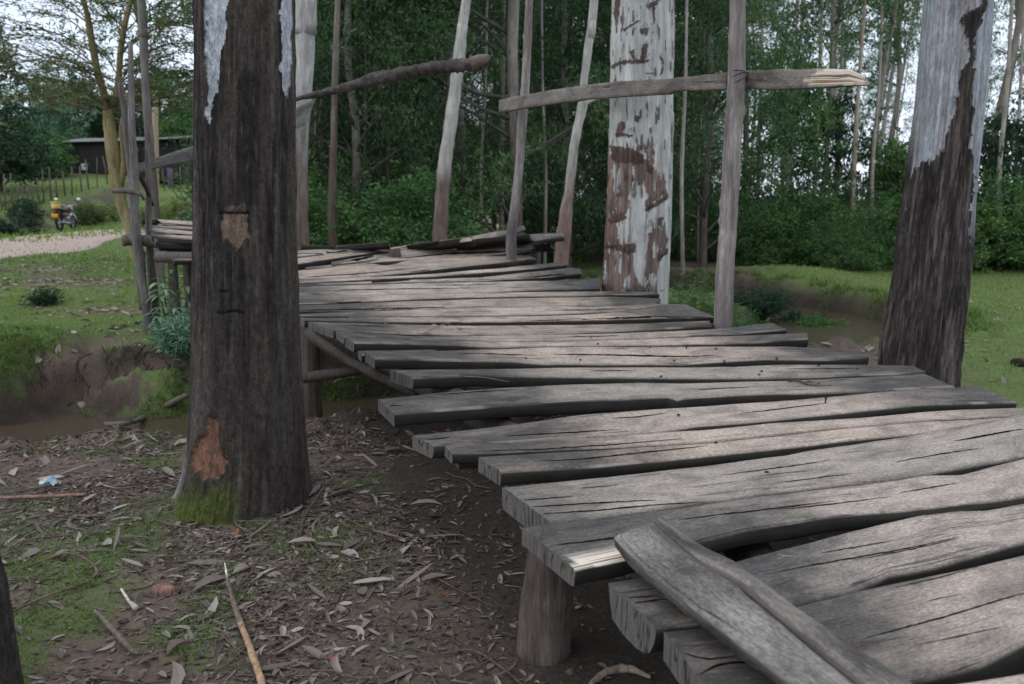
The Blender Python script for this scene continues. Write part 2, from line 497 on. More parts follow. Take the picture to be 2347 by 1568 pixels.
def height(x, y, rough=True):
    x = np.asarray(x, float); y = np.asarray(y, float)
    d, side = stream_dist(x, y)
    nz = fbm(x * 1.7, y * 1.7, 0, 3, 4) - 0.5
    side = np.where((y > 13) & (x < 2.6), 1.0, np.where((y > 17) & (x > 3), -1.0, side))
    left = sstep(1.0, -2.0, x)
    zf = left * (0.10 + 0.10 * sstep(0.6, 2.2, d) + 0.14 * sstep(2.0, 5.0, d)) + (1 - left) * (-0.02 + 0.05 * sstep(1, 6, d))
    # hill beyond the road
    e = (-x - 15.1 - np.maximum(y - 24, -30) * 0.21)
    hill = sstep(12, 2, x) * 0.125 * np.maximum(0, y - 36) + 0.55 * sstep(2.0, 3.6, e) * sstep(14, 20, y) + 0.03 * np.clip(e - 2, 0, 60) * sstep(14, 20, y)
    hill = hill * sstep(400, 150, np.hypot(x, y)) + 14 * sstep(150, 400, np.hypot(x, y))
    zf = zf + hill
    zr = 0.0 - 0.06 * sstep(2.5, 6, x) - 0.1 * sstep(9, 17, y) * sstep(3, 7, x)
    base = np.where(side > 0, zf, zr + hill * 0.25 * sstep(40, 80, y))
    # the far bank's washed-out notch
    notch = np.exp(-((x + 3.56) / 0.24) ** 2 - ((y - 6.6) / 0.85) ** 2)
    bw = np.where(side > 0, 0.30, np.where(x > 2.3, .24, 0.62)) + 0.25 * (fbm(x * 2.2, y * 2.2, 0, 9, 3) - 0.5) + 1.0 * notch
    edge = d + 0.22 * nz + 0.10 * (fbm(x * 6, y * 6, 0, 5, 3) - 0.5) - 0.35 * notch
    k = sstep(-0.12, 1.0, edge / bw)
    bed = -0.45
    h = bed + (base - bed) * k
    # left far bank: a washed-out scarp with a grassy toe, and a full turf mound further left
    ed2 = d + 0.20 * nz + 0.16 * (fbm(x * 3.4, y * 3.4, 0, 6, 3) - 0.5)
    scarp = np.interp(ed2, [-.2, 0, .2, .46, .52, .60, 1.6], [-.45, -.32, -.24, -.15, .05, .18, .19])
    turf = np.interp(ed2, [-.2, -.05, .03, .12, .40, 1.6], [-.45, -.30, .0, .15, .24, .20])
    mm = sstep(-3.66, -3.90, x + .25 * nz)
    prof = scarp * (1 - mm) + turf * mm
    prof = prof + .20 * np.exp(-((x + 2.85) / .5) ** 2 - ((d - .38) / .22) ** 2) - .10 * notch * sstep(0, .3, d) * sstep(1.5, .8, d)
    sel = (side > 0) * sstep(-.9, -1.8, x) * sstep(1.7, 1.2, d) * (y < 12)
    h = h * (1 - sel) + prof * sel
    rg_ = sstep(-.1, .15, d) * sstep(1.15, .85, d) * (np.hypot(x, y) < 25)
    h = h + rg_ * (.16 * (fbm(x * 5, y * 5, 0, 24, 4) - .5) + .09 * (fbm(x * 14, y * 14, 0, 25, 3) - .5))
    h = h + .12 * sstep(2.3, 3.0, x) * sstep(.12, .35, d) * sstep(2.5, .6, d) * (side < 0)
    h = h + .30 * np.exp(-((x - 5.6) / 1.5) ** 2 - ((y - 15.0) / 2.2) ** 2) * sstep(.1, 1.0, d)
    if rough:
        near = np.exp(-np.hypot(x, y) / 30)
        h = h + near * (0.05 * (fbm(x * 1.1, y * 1.1, 0, 21, 3) - 0.5) + 0.030 * (fbm(x * 5, y * 5, 0, 22, 4) - 0.5) + 0.012 * (fbm(x * 22, y * 22, 0, 23, 2) - 0.5))
        # mossy, lumpy mound on the near end of the left bank
        h = h + 0.10 * np.exp(-((x + 4.3) / 0.55) ** 2 - ((y - 6.7) / 0.5) ** 2)
    return h

def graded(lo, hi, a, b, fine, grow):
    r = list(np.arange(a, b + 1e-6, fine))
    s, v = fine, b
    while v < hi:
        s *= grow; v += s; r.append(v)
    s, v = fine, a
    while v > lo:
        s *= grow; v -= s; r.insert(0, v)
    return np.array(r)

gx = graded(-900, 900, -4.8, 4.8, 0.04, 1.045)
gy = graded(-60, 1400, 1.0, 10.5, 0.04, 1.035)
GX, GY = np.meshgrid(gx, gy, indexing='ij')
GH = height(GX, GY)

def hz(x, y):
    return float(height(np.array([x]), np.array([y]))[0])

def gmasks(x, y):
    d, side = stream_dist(x, y)
    side = np.where((y > 13) & (x < 2.6), 1.0, np.where((y > 17) & (x > 3), -1.0, side))
    n1 = fbm(x * 0.9, y * 0.9, 0, 31, 4); n2 = fbm(x * 3.2, y * 3.2, 0, 32, 4); n3 = fbm(x * 11, y * 11, 0, 33, 3)
    mixn = 0.4 * n1 + 0.4 * n2 + 0.2 * n3
    # near bank: trampled earth with patches of grass
    near = sstep(0.52, 0.64, mixn) * 0.28
    px, py = project(np.stack([x, np.maximum(y, .3), 0 * x], -1))
    gl = np.exp(-((x + 1.5) / 1.0) ** 2 - ((y - 2.9) / 0.8) ** 2) + np.exp(-((x + 1.35) / .5) ** 2 - ((y - 2.0) / 0.35) ** 2) + 0.6 * np.exp(-((x + 0.55) / .35) ** 2 - ((y - 3.7) / 0.5) ** 2)
    near = np.clip(near + 0.30 * gl * sstep(0.40, 0.58, n2), 0, 1)
    bare = sstep(-0.7, 0.0, x) * sstep(3.3, 2.5, x) * sstep(5.2, 3.2, y)
    near = near * (1 - 0.85 * bare)
    lawnR = sstep(2.6, 3.6, x - 0.12 * (y - 4)) * sstep(1.5, 3.5, y)
    near = np.maximum(near, lawnR * (0.9 + 0.1 * n2))
    bank = sstep(0.1, 0.5, d)
    g_near = near * bank
    # far bank left: grass with bare and stony strips
    notch = np.exp(-((x + 3.56) / 0.22) ** 2 - ((y - 6.6) / 0.85) ** 2)
    litter = np.clip(np.exp(-((x + 5.9) / 0.9) ** 2 - ((y - 10.6) / 0.6) ** 2) + np.exp(-((x + 3.5) / 0.7) ** 2 - ((y - 9.2) / 0.35) ** 2) + np.exp(-((x + 7.4) / 0.9) ** 2 - ((y - 12.5) / 0.6) ** 2) + np.exp(-((x + 4.2) / 0.6) ** 2 - ((y - 8.55) / 0.22) ** 2), 0, 1)
    g_far = sstep(0.30, 0.42, mixn) * (1 - notch) * (1 - 0.9 * litter * sstep(0.38, 0.5, n3)) * sstep(-0.02, 0.25, d)
    forest = sstep(-2.5, 0.0, x) * sstep(7, 9, y) * (side > 0)
    forest = np.maximum(forest, sstep(16, 19, y) * sstep(3, 4.5, x) * (side < 0))
    g_far = g_far * (1 - 0.75 * forest * sstep(.62, .4, n2))
    hx_ = (height(x + .04, y) - height(x - .04, y)) / .08; hy_ = (height(x, y + .04) - height(x, y - .04)) / .08
    steep = sstep(.75, 1.2, np.hypot(hx_, hy_)) * sstep(.40, .52, fbm(x * 2.6, y * 2.6, 0, 35, 3))
    scar = sstep(-3.84, -3.70, x + .3 * (n2 - .5)) * sstep(-1.6, -2.2, x) * sstep(.0, .1, d) * (1 - np.exp(-((x + 2.8) / .5) ** 2) * sstep(.56, .46, d)) * sstep(.92, .80, d + .25 * (n2 - .5))
    g_far = g_far * (1 - np.clip(np.where(x < -3.8, 0, .95 * steep) + scar, 0, 1))
    g_far = np.where((y > 21) & (x < -5), np.maximum(g_far, .85 + .15 * n2), g_far)
    g = np.where(side > 0, g_far, g_near)
    # dark scrubby cutting beyond the road
    e = (-x - 15.1 - np.maximum(y - 24, -30) * 0.21)
    cut = sstep(1.6, 2.2, e) * sstep(4.0, 3.2, e) * sstep(30, 33, y) * sstep(0.32, 0.45, n1)
    g = g * (1 - 0.8 * cut)
    wet_shade = np.clip(sstep(0.55, 0.0, d) + 0.7 * cut, 0, 1)
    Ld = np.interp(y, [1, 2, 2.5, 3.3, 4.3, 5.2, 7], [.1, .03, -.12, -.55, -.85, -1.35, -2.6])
    deck_shade = sstep(Ld - .12, Ld + .22, x + .25 * (n2 - .5)) * sstep(Ld + 2.8, Ld + 2.4, x) * sstep(8.5, 7, y)
    wet_shade = np.clip(wet_shade + .85 * deck_shade + .55 * scar * (side > 0), 0, 1); g = g * (1 - .8 * deck_shade)  # soil under the deck painted dark as its shade, besides the damp banks
    red = np.clip(litter * 0.8 + 0.3 * sstep(.5, .7, n1), 0, 1)
    return g, wet_shade, red, d, side, litter

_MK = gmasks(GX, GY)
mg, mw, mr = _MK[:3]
def _bil(x, y, arrs):
    x = np.asarray(x, float); y = np.asarray(y, float)
    i = np.clip(np.searchsorted(gx, x) - 1, 0, len(gx) - 2); j = np.clip(np.searchsorted(gy, y) - 1, 0, len(gy) - 2)
    u = np.clip((x - gx[i]) / (gx[i + 1] - gx[i]), 0, 1); v = np.clip((y - gy[j]) / (gy[j + 1] - gy[j]), 0, 1)
    return [A[i, j] * (1 - u) * (1 - v) + A[i + 1, j] * u * (1 - v) + A[i, j + 1] * (1 - u) * v + A[i + 1, j + 1] * u * v for A in arrs]
def height(x, y, rough=True): return _bil(x, y, [GH])[0]
def gmasks(x, y): return _bil(x, y, _MK)
t = NT('earth_and_turf', 0.95, 0.15)
oc = t.coord('Object')
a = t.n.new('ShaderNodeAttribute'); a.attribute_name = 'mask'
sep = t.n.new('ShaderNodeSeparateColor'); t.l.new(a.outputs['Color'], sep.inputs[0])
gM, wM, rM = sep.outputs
e1 = t.noise(oc, 6.0, 8, 0.65); e2 = t.noise(oc, 55.0, 6, 0.7); e3 = t.noise(oc, 1.3, 4)
earth = t.mix(e1, (0.082, 0.062, 0.052), (0.215, 0.165, 0.140))
earth = t.mix(t.ramp(e2, [(0.35, 0.0), (0.7, 1.0)]), t.mix(1.0, earth, (0.62, 0.6, 0.6), 'MULTIPLY'), t.mix(1.0, earth, (1.3, 1.28, 1.25), 'MULTIPLY'))
earth = t.mix(t.math('MULTIPLY', rM, 0.6), earth, (0.30, 0.185, 0.135))
earth = t.mix(t.math('MULTIPLY', wM, 0.85), earth, (0.036, 0.029, 0.024))  # damp soil colour, also used to paint the shade under the deck
gr = t.mix(e1, (0.078, 0.122, 0.036), (0.175, 0.25, 0.075))
gr = t.mix(e2, t.mix(1.0, gr, (0.55, 0.6, 0.55), 'MULTIPLY'), t.mix(1.0, gr, (1.4, 1.32, 1.3), 'MULTIPLY'))
gr = t.mix(t.ramp(e3, [(0.45, 0.0), (0.7, 0.5)]), gr, (0.135, 0.135, 0.062))
gf = t.math('ADD', gM, t.math('MULTIPLY', t.math('SUBTRACT', e2, 0.5), 0.9), clamp=True)
t.base(t.mix(gf, earth, gr))
t.bump(t.math('ADD', e1, t.math('MULTIPLY', e2, 0.45)), 0.9, 0.035)
M['ground'] = t.m
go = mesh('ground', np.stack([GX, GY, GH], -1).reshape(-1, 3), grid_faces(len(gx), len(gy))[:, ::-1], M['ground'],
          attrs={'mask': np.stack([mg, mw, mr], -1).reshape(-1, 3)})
tag(go, kind='structure')

# road sheet, draped
rn, rf = spline(ROAD_N, 90), spline(ROAD_F, 90)
K = 24
uu = np.linspace(0, 1, K)
RP = rn[:, None] * (1 - uu)[None, :, None] + rf[:, None] * uu[None, :, None]
RP = RP + 0.35 * (fbm(RP[..., 0:1] * 0.8, RP[..., 1:2] * 0.8, 0, 41, 3) - 0.5) * np.array([1, 0])
RZ = height(RP[..., 0], RP[..., 1], False)
edgef = np.minimum(uu, 1 - uu)[None, :]
RZ = np.maximum(RZ, height(RP[..., 0], RP[..., 1])) + 0.012 + 0.02 * sstep(0, .15, edgef) - 0.05 * sstep(.03, 0, edgef)
t = NT('pale_murram', 0.95, 0.15)
n1 = t.noise(t.mapping(t.coord('Object'), (1, .4, 1)), 2.2, 6, 0.6); n2 = t.noise(t.coord('Object'), 30, 5, 0.7)
c = t.mix(n1, (0.40, 0.29, 0.235), (0.54, 0.43, 0.365))
t.base(t.mix(1.0, c, t.ramp(n2, [(.3, .8), (.7, 1.15)]), 'MULTIPLY'))
t.bump(n2, 0.4, 0.02)
ro = mesh('dirt_road', np.concatenate([RP, RZ[..., None]], -1).reshape(-1, 3), grid_faces(90, K), t.m)
tag(ro, kind='structure')

# stream water
t = NT('muddy_water', 0.14, 0.3)
n1 = t.noise(t.coord('Object'), 1.6, 4)
t.base(t.mix(n1, (0.055, 0.043, 0.030), (0.10, 0.076, 0.050)))
t.bump(t.noise(t.coord('Object'), 7.0, 3), 0.12, 0.02)
T_ = np.gradient(STs, axis=0); T_ /= np.linalg.norm(T_, axis=1)[:, None]
N_ = np.stack([-T_[:, 1], T_[:, 0]], 1)
cc = np.linspace(-1, 1, 7)
WP = STs[:, None] + N_[:, None] * (SWs[:, None] + 0.32)[..., None] * cc[None, :, None]
wo = mesh('stream', np.concatenate([WP, np.full(WP.shape[:2] + (1,), WATER_Z)], -1).reshape(-1, 3), grid_faces(400, 7)[:, ::-1], t.m)
tag(wo, kind='structure')

# ================================================================ the plank footbridge
HD = np.array([0, 3.9, 5.0, 6.0, 6.5, 7.0, 7.5, 8.5, 9.6, 12])
HH = np.array([.80, .80, .715, .585, .465, .315, .265, .175, .105, .03])
_yy = np.linspace(0, 12, 600)
_zz = np.interp(_yy, HD, HH)
_k = np.ones(15) / 15
_zs = np.convolve(np.pad(_zz, 7, mode='edge'), _k, 'valid')

def deck_z(Y):
    return CAMZ - np.interp(Y, _yy, _zs)

def on_deck(px, py, dz=0.0):
    d = ray(px, py)
    Y = np.full(d.shape[:-1], 3.0)
    for _ in range(60):
        z = deck_z(Y) + dz
        s = (z - CAMZ) / d[..., 2]
        Yn = np.clip(s * d[..., 1], 0.6, 11.5)
        Y = 0.6 * Y + 0.4 * Yn
    return CAM + d * (Y / d[..., 1])[..., None]

def poly_eval(poly, xs):
    p = np.array(poly, float)
    y = np.interp(xs, p[:, 0], p[:, 1])
    # straight extension past either end
    for a, b, m in ((0, 1, xs < p[0, 0]), (-1, -2, xs > p[-1, 0])):
        sl = (p[a, 1] - p[b, 1]) / (p[a, 0] - p[b, 0])
        y = np.where(m, p[a, 1] + sl * (xs - p[a, 0]), y)
    return y

deck = thing('footbridge', 'weathered grey plank footbridge curving across the stream between the gum trees', 'footbridge', (0.9, 4.2, 0.3))
PLANKS = []

def plank(far, near, dz=0.0, th=0.055, seed=0, wl=0.16, wr=0.80, fresh=None, log=0.0, n=None, wmul=1.0, name='plank'):
    """far / near: outline of the top face measured on the photo (left to right)"""
    rng = np.random.default_rng(seed)
    F = np.array(far, float); N = np.array(near, float)
    n = n or 70; th = th * .88
    s = np.linspace(0, 1, n)
    s = s + 0.0
    fx = F[0, 0] + (F[-1, 0] - F[0, 0]) * s
    nx = N[0, 0] + (N[-1, 0] - N[0, 0]) * s
    A = on_deck(fx, poly_eval(F, fx), dz)
    B = on_deck(nx, poly_eval(N, nx), dz)
    L = np.concatenate([[0], np.cumsum(np.linalg.norm(np.diff((A + B) / 2, axis=0), axis=1))])
    # ragged edges
    across = (B - A); wdt = np.linalg.norm(across, axis=1)[:, None]; ac = across / (wdt + 1e-9)
    ja = (fbm(L * 5, 0, seed * 3.1, 51, 4) - 0.5)[:, None] * 0.014
    jb = (fbm(L * 5, 9, seed * 3.1, 52, 4) - 0.5)[:, None] * 0.012
    A = A + ac * ja; B = B + ac * jb
    m = 8
    th_l = th * (1 + 0.25 * (fbm(L * 2.2, 3, seed, 53, 3) - 0.5))
    rows = []; side = []; vv = []
    wm = float(wdt.mean())
    # top
    for j, c in enumerate([0.0, 0.03, 0.12, 0.3, 0.5, 0.7, 0.88, 0.97, 1.0]):
        P = A + (B - A) * c
        drop = 0.006 * (1 if j in (0, 8) else 0) + 0.0015 * (1 if j in (1, 7) else 0)
        hump = -0.004 * (1 - (2 * c - 1) ** 2) * (0.5 + rng.random()) * 0.5
        rowz = (fbm(L * 3, c * wm * 14, seed * 7.7, 54, 3) - 0.5) * 0.007
        P = P.copy(); P[:, 2] += -drop + hump + rowz
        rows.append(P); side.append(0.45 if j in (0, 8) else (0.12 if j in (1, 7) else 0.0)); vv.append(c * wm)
    down = np.array([0, 0, -1.0])
    for q, (k, inn) in enumerate([(0.18, -0.003), (0.5, 0.0), (0.85, 0.003), (1.0, 0.012)]):
        P = B + down * (th_l * k)[:, None] - ac * (inn + log * (k ** 2)) + ac * ((fbm(L * 9, k * 4, seed, 55, 3) - 0.5) * 0.012)[:, None]
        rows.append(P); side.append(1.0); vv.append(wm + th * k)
    low = log * 0.5
    for c in (0.65, 0.35):
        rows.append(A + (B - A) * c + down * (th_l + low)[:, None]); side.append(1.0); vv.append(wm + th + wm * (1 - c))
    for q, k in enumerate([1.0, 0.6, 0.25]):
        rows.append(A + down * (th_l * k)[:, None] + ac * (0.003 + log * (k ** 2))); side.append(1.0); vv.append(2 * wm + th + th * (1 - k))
    m = len(rows)
    V = np.stack(rows, 1)                                   # n, m, 3
    # slightly ragged ends
    U = np.repeat(L[:, None], m, 1)
    UV = np.stack([U, np.repeat(np.array(vv)[None], n, 0)], -1)
    sd = np.repeat(np.array(side)[None], n, 0)
    tt = L / L[-1]
    we = sstep(wl - .12, wl + .10, tt) * sstep(wr + .14, wr - .14, tt)
    wob = fbm(L * 1.6, seed * 1.3, 0, 57, 3) - 0.5
    wear = np.clip(we * wmul + wob * 0.5, 0, 1)
    edgef = np.interp(np.arange(m), [0, 2, 6, 8, 9], [0.75, 1, 1, .8, .6])
    wear = wear[:, None] * edgef[None]
    fr = np.zeros((n, m))
    V = V.reshape(-1, 3)
    nt = n * m
    capL = V[:m].mean(0); capR = V[nt - m:nt].mean(0)
    # cap rings duplicated for their own uv / flat shade
    VL = V[:m].copy(); VR = V[nt - m:nt].copy()
    VV = np.concatenate([V, VL, [capL], VR, [capR]])
    def capuv(R, c):
        R2 = np.concatenate([R, [c]]) - c
        h = R2 @ (ac[0] if R is VL else ac[-1])
        return np.stack([h + seed * .37, R2[:, 2]], 1)
    uv = np.concatenate([UV.reshape(-1, 2), capuv(VL, capL), capuv(VR, capR)])
    T = []
    for j in range(m):
        j2 = (j + 1) % m
        T.append((nt + m, nt + j, nt + j2))
        T.append((nt + 2 * m + 1, nt + m + 1 + j2, nt + m + 1 + j))
    Q = grid_faces(n, m, True)
    if fresh:
        px, py = project(V)
        f0 = inpoly(px + 6 * (fbm(px * .15, py * .3, 0, 61, 3) - .5), py + 7 * (fbm(px * .1, py * .3, 4, 62, 3) - .5), fresh) * 1.0
        fr = f0.reshape(n, m)
    fr[:, 7:9] = np.maximum(fr[:, 7:9], (.2 * sstep(.50, .62, fbm(L * 6, seed * 2.2, 0, 66, 4)) * (1 - wear[:, 4]))[:, None])
    z2 = np.zeros(2 * m + 2)
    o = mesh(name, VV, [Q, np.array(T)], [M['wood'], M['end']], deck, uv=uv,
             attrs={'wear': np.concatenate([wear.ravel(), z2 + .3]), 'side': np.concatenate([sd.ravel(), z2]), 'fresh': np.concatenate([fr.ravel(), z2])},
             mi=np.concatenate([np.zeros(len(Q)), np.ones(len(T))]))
    PLANKS.append((o, A, B, dz))
    return o

plank([(1900,1598),(2149,1568),(2347,1537),(3200,1400)], [(1950,1720),(2347,1668),(3200,1530)], -.01, seed=1, wl=.1)
plank([(1520,1441),(1606,1431),(1700,1409),(1825,1384),(2038,1335),(2347,1267),(3000,1130)], [(1640,1606),(1800,1600),(2134,1551),(2250,1520),(2347,1473),(3050,1350)], -.02, .075, seed=2, wl=.28, wmul=.75, n=110)
plank([(1395,1334),(1560,1310),(1685,1284),(1790,1255),(1975,1210),(2060,1190),(2154,1167),(2260,1166),(2347,1149),(2950,1030)], [(1503,1438),(1640,1420),(1825,1382),(1960,1350),(2038,1315),(2140,1296),(2347,1238),(2960,1110)], -.02, .085, seed=3, wl=.24, wmul=.85, n=110, log=.02)
plank([(1195,1205),(1380,1182),(1555,1161),(1733,1135),(1900,1117),(2013,1104),(2125,1087),(2200,1086),(2347,1048),(2780,966)], [(1318,1303),(1440,1274),(1605,1239),(1700,1215),(1787,1200),(1912,1178),(2050,1168),(2154,1158),(2347,1135),(2840,1035)], 0, .06, seed=4, wl=.30, wmul=.85, n=150, fresh=[(1300,1312),(1330,1268),(1420,1252),(1500,1243),(1452,1262),(1440,1282)])
plank([(1151,1114),(1295,1099),(1450,1083),(1622,1064),(1796,1042),(1907,1023),(2000,1008),(2086,997),(2347,946),(2640,890)], [(1263,1196),(1380,1179),(1555,1158),(1733,1132),(1900,1114),(2013,1101),(2125,1083),(2347,1044),(2720,975)], .004, .08, seed=5, wl=.05, wmul=1.1, n=110)
plank([(1095,1046),(1295,1034),(1433,1026),(1622,1014),(1760,1000),(1900,985),(2100,966),(2347,954),(2560,915)], [(1148,1079),(1330,1069),(1502,1055),(1622,1042),(1796,1024),(1941,1007),(2086,995),(2347,945.5),(2600,898)][:7] + [(2347,957),(2570,920)], .004, .058, seed=6, wl=.2)
plank([(1018,1020),(1215,1008),(1443,994),(1608,984),(1762,969),(1970,956),(2134,942),(2347,931),(2480,905)], [(1037,1040),(1088,1039),(1219,1031),(1433,1023),(1622,1011),(1900,981),(2100,963),(2347,951),(2500,921)], -.004, .045, seed=7, wl=.22)
plank([(1035,1041),(1230,1033),(1400,1027)], [(1052,1064),(1240,1053),(1402,1044)], -.05, .025, seed=8, n=30, wmul=.2)
plank([(944,996),(1080,983),(1180,971),(1274,957),(1330,950),(1468,939),(1555,934),(1762,920),(1965,901),(2134,888),(2245,886)], [(994,1019),(1160,1012),(1300,1003),(1399,998),(1500,990),(1603,974),(1762,962),(1970,940),(2100,927),(2200,924),(2330,921)], 0, .06, seed=9, wl=.24, n=110)
plank([(866,913),(1000,900),(1157,887),(1300,880),(1468,875),(1555,878),(1796,872),(1960,864),(2115,855)], [(904,948),(1053,936),(1278,920),(1400,914),(1530,908),(1552,915),(1569,911),(1700,903),(1965,897),(2100,889),(2188,886)], 0, .066, seed=10, wl=.28, n=110)
plank([(892,847),(1020,845),(1157,844),(1364,841),(1565,841),(1700,838),(1787,834),(1990,834),(2091,838)], [(946,865),(1020,862),(1088,858),(1157,861),(1400,864),(1629,866),(1800,864),(1960,859),(2060,855),(2120,850)], 0, .068, seed=11, wl=.25)
plank([(836,806),(988,802),(1147,799),(1217,795),(1470,793),(1629,792),(1803,793),(1960,803)], [(859,822),(1020,825),(1179,828),(1251,834),(1400,834),(1565,834),(1660,828),(1755,822),(1900,824),(1992,818)], 0, .066, seed=12, wl=.27)
plank([(820,803),(900,801),(1000,799)], [(829,813),(900,811),(1002,808)], -.03, .05, seed=13, n=20, wmul=.1)
plank([(790,773),(941,777),(1147,783),(1300,783),(1470,777),(1597,771),(1740,766),(1850,762)], [(811,785),(925,787),(1147,795),(1217,793),(1438,790),(1644,787),(1750,783),(1852,775)], -.003, .062, seed=14, wl=.28)
plank([(770,758),(941,770),(1052,770),(1242,767),(1407,763),(1560,757),(1629,754),(1755,740),(1768,739)], [(789,771),(941,775),(1147,781),(1300,781),(1470,775),(1597,769),(1700,763),(1802,754)], .003, .055, seed=15, wl=.26)
plank([(705,737),(850,739),(925,742),(1084,746),(1217,745),(1400,742),(1625,734.6)], [(764,757),(900,763),(1052,767),(1240,765),(1407,759),(1520,753),(1632,746)], -.004, .06, seed=16, wl=.25)
plank([(684,727),(797,726),(1000,726),(1217,724),(1375,718),(1568,696)], [(697,733),(798,735),(989,737),(1147,737),(1217,736),(1375,732),(1500,729),(1636,725)], .002, .052, seed=17, wl=.25)
plank([(660,720),(797,714),(900,711),(1023,707),(1242,702),(1420,700),(1511,696)], [(679,723),(830,724.5),(1000,724),(1217,721),(1400,714),(1560,697)], 0, .045, seed=18, wl=.25)
plank([(655,700),(750,697),(863,692),(1020,687),(1242,681),(1400,679),(1515,683)], [(668,712),(862,711),(1020,705),(1242,701),(1400,699),(1500,696)], 0, .05, seed=19, wl=.25)
plank([(650,676),(780,675),(925,675),(1217,669),(1400,667),(1500,670)], [(655,697),(750,694),(863,689),(1020,682),(1217,678.5),(1400,675),(1511,674)], 0, .05, seed=20, wl=.2)
plank([(600,658),(700,656),(925,648),(1100,645),(1312,642),(1378,634)], [(620,675),(750,676),(925,674),(1050,672),(1217,664),(1375,660)], 0, .05, seed=21, wl=.2)
plank([(600,652),(690,650),(925,642),(1100,635),(1312,613),(1330,616)], [(600,655),(700,654),(925,646),(1100,643),(1230,636),(1332,625)], .002, .05, seed=22, wl=.2)
plank([(600,644),(680,642),(800,636),(925,632),(1131,615),(1270,602)], [(600,649),(680,648),(830,640),(1000,632),(1194,617),(1300,606)], .015, .055, seed=23, wl=.2, wmul=.9)
plank([(600,628),(680,620),(785,606),(925,594),(1060,588),(1213,585)], [(600,642),(680,640),(830,634),(935,624),(1080,608),(1228,593)], 0, .05, seed=24, wl=.1, wr=.85, wmul=1.15)
plank([(700,612),(820,600),(925,588),(1014,577),(1120,568),(1262,557)], [(700,617),(860,600),(1000,592),(1083,590),(1180,577),(1274,567)], .006, .045, seed=25, wl=.1, wmul=1.1)
plank([(760,600),(893,578),(1020,556),(1100,545),(1250,534),(1290,533)], [(760,606),(912,590),(1014,576),(1100,565),(1200,554),(1294,542)], .02, .05, seed=26, wl=.1, wmul=1.1)
plank([(560,600),(680,591),(800,578),(893,568),(1000,552),(1080,541)], [(560,616),(680,604),(830,582),(909,572),(1000,562),(1090,551)], .01, .06, seed=27, wl=.05, wr=.9)
plank([(700,594),(880,571),(960,556),(1080,541),(1181,522),(1200,516)], [(700,599),(900,574),(1014,560),(1083,551),(1181,534),(1205,525)], .006, .02, seed=28, wl=.02, wmul=.8, n=40)
# far planks running back behind the dark trunk
def farplank(l0, l1, r0, r1, **kw):
    a = [(l0[0], l0[1]), ((l0[0] + r0[0]) / 2, (l0[1] + r0[1]) / 2 + kw.get('sag', 0)), (r0[0], r0[1])]
    b = [(l1[0], l1[1]), ((l1[0] + r1[0]) / 2, (l1[1] + r1[1]) / 2 + kw.pop('sag', 0)), (r1[0], r1[1])]
    plank(a, b, **kw)
farplank((470,588),(490,597),(892,553),(895,560), seed=31, wl=.05, wr=.7)
farplank((440,586),(455,600),(842,569),(850,577), seed=32, wl=.05, wr=.8, dz=-.01)
farplank((393,583),(398,596),(735,576),(745,585), seed=33, wl=.1, dz=-.01)
farplank((362,556),(372,572),(770,563),(800,569), seed=34, wl=.1)
farplank((352,543),(357,553),(700,560),(740,563), seed=35, wl=.1, dz=.012)
farplank((344,530),(348,540),(650,556),(690,560), seed=36, wl=.1, dz=.0)
farplank((336,519),(340,528),(600,545),(640,552), seed=37, wl=.1, dz=.012)
farplank((328,509),(332,517),(560,528),(600,536), seed=38, wl=.1)
farplank((324,499),(326,507),(520,512),(560,522), seed=39, wl=.1, dz=.01)

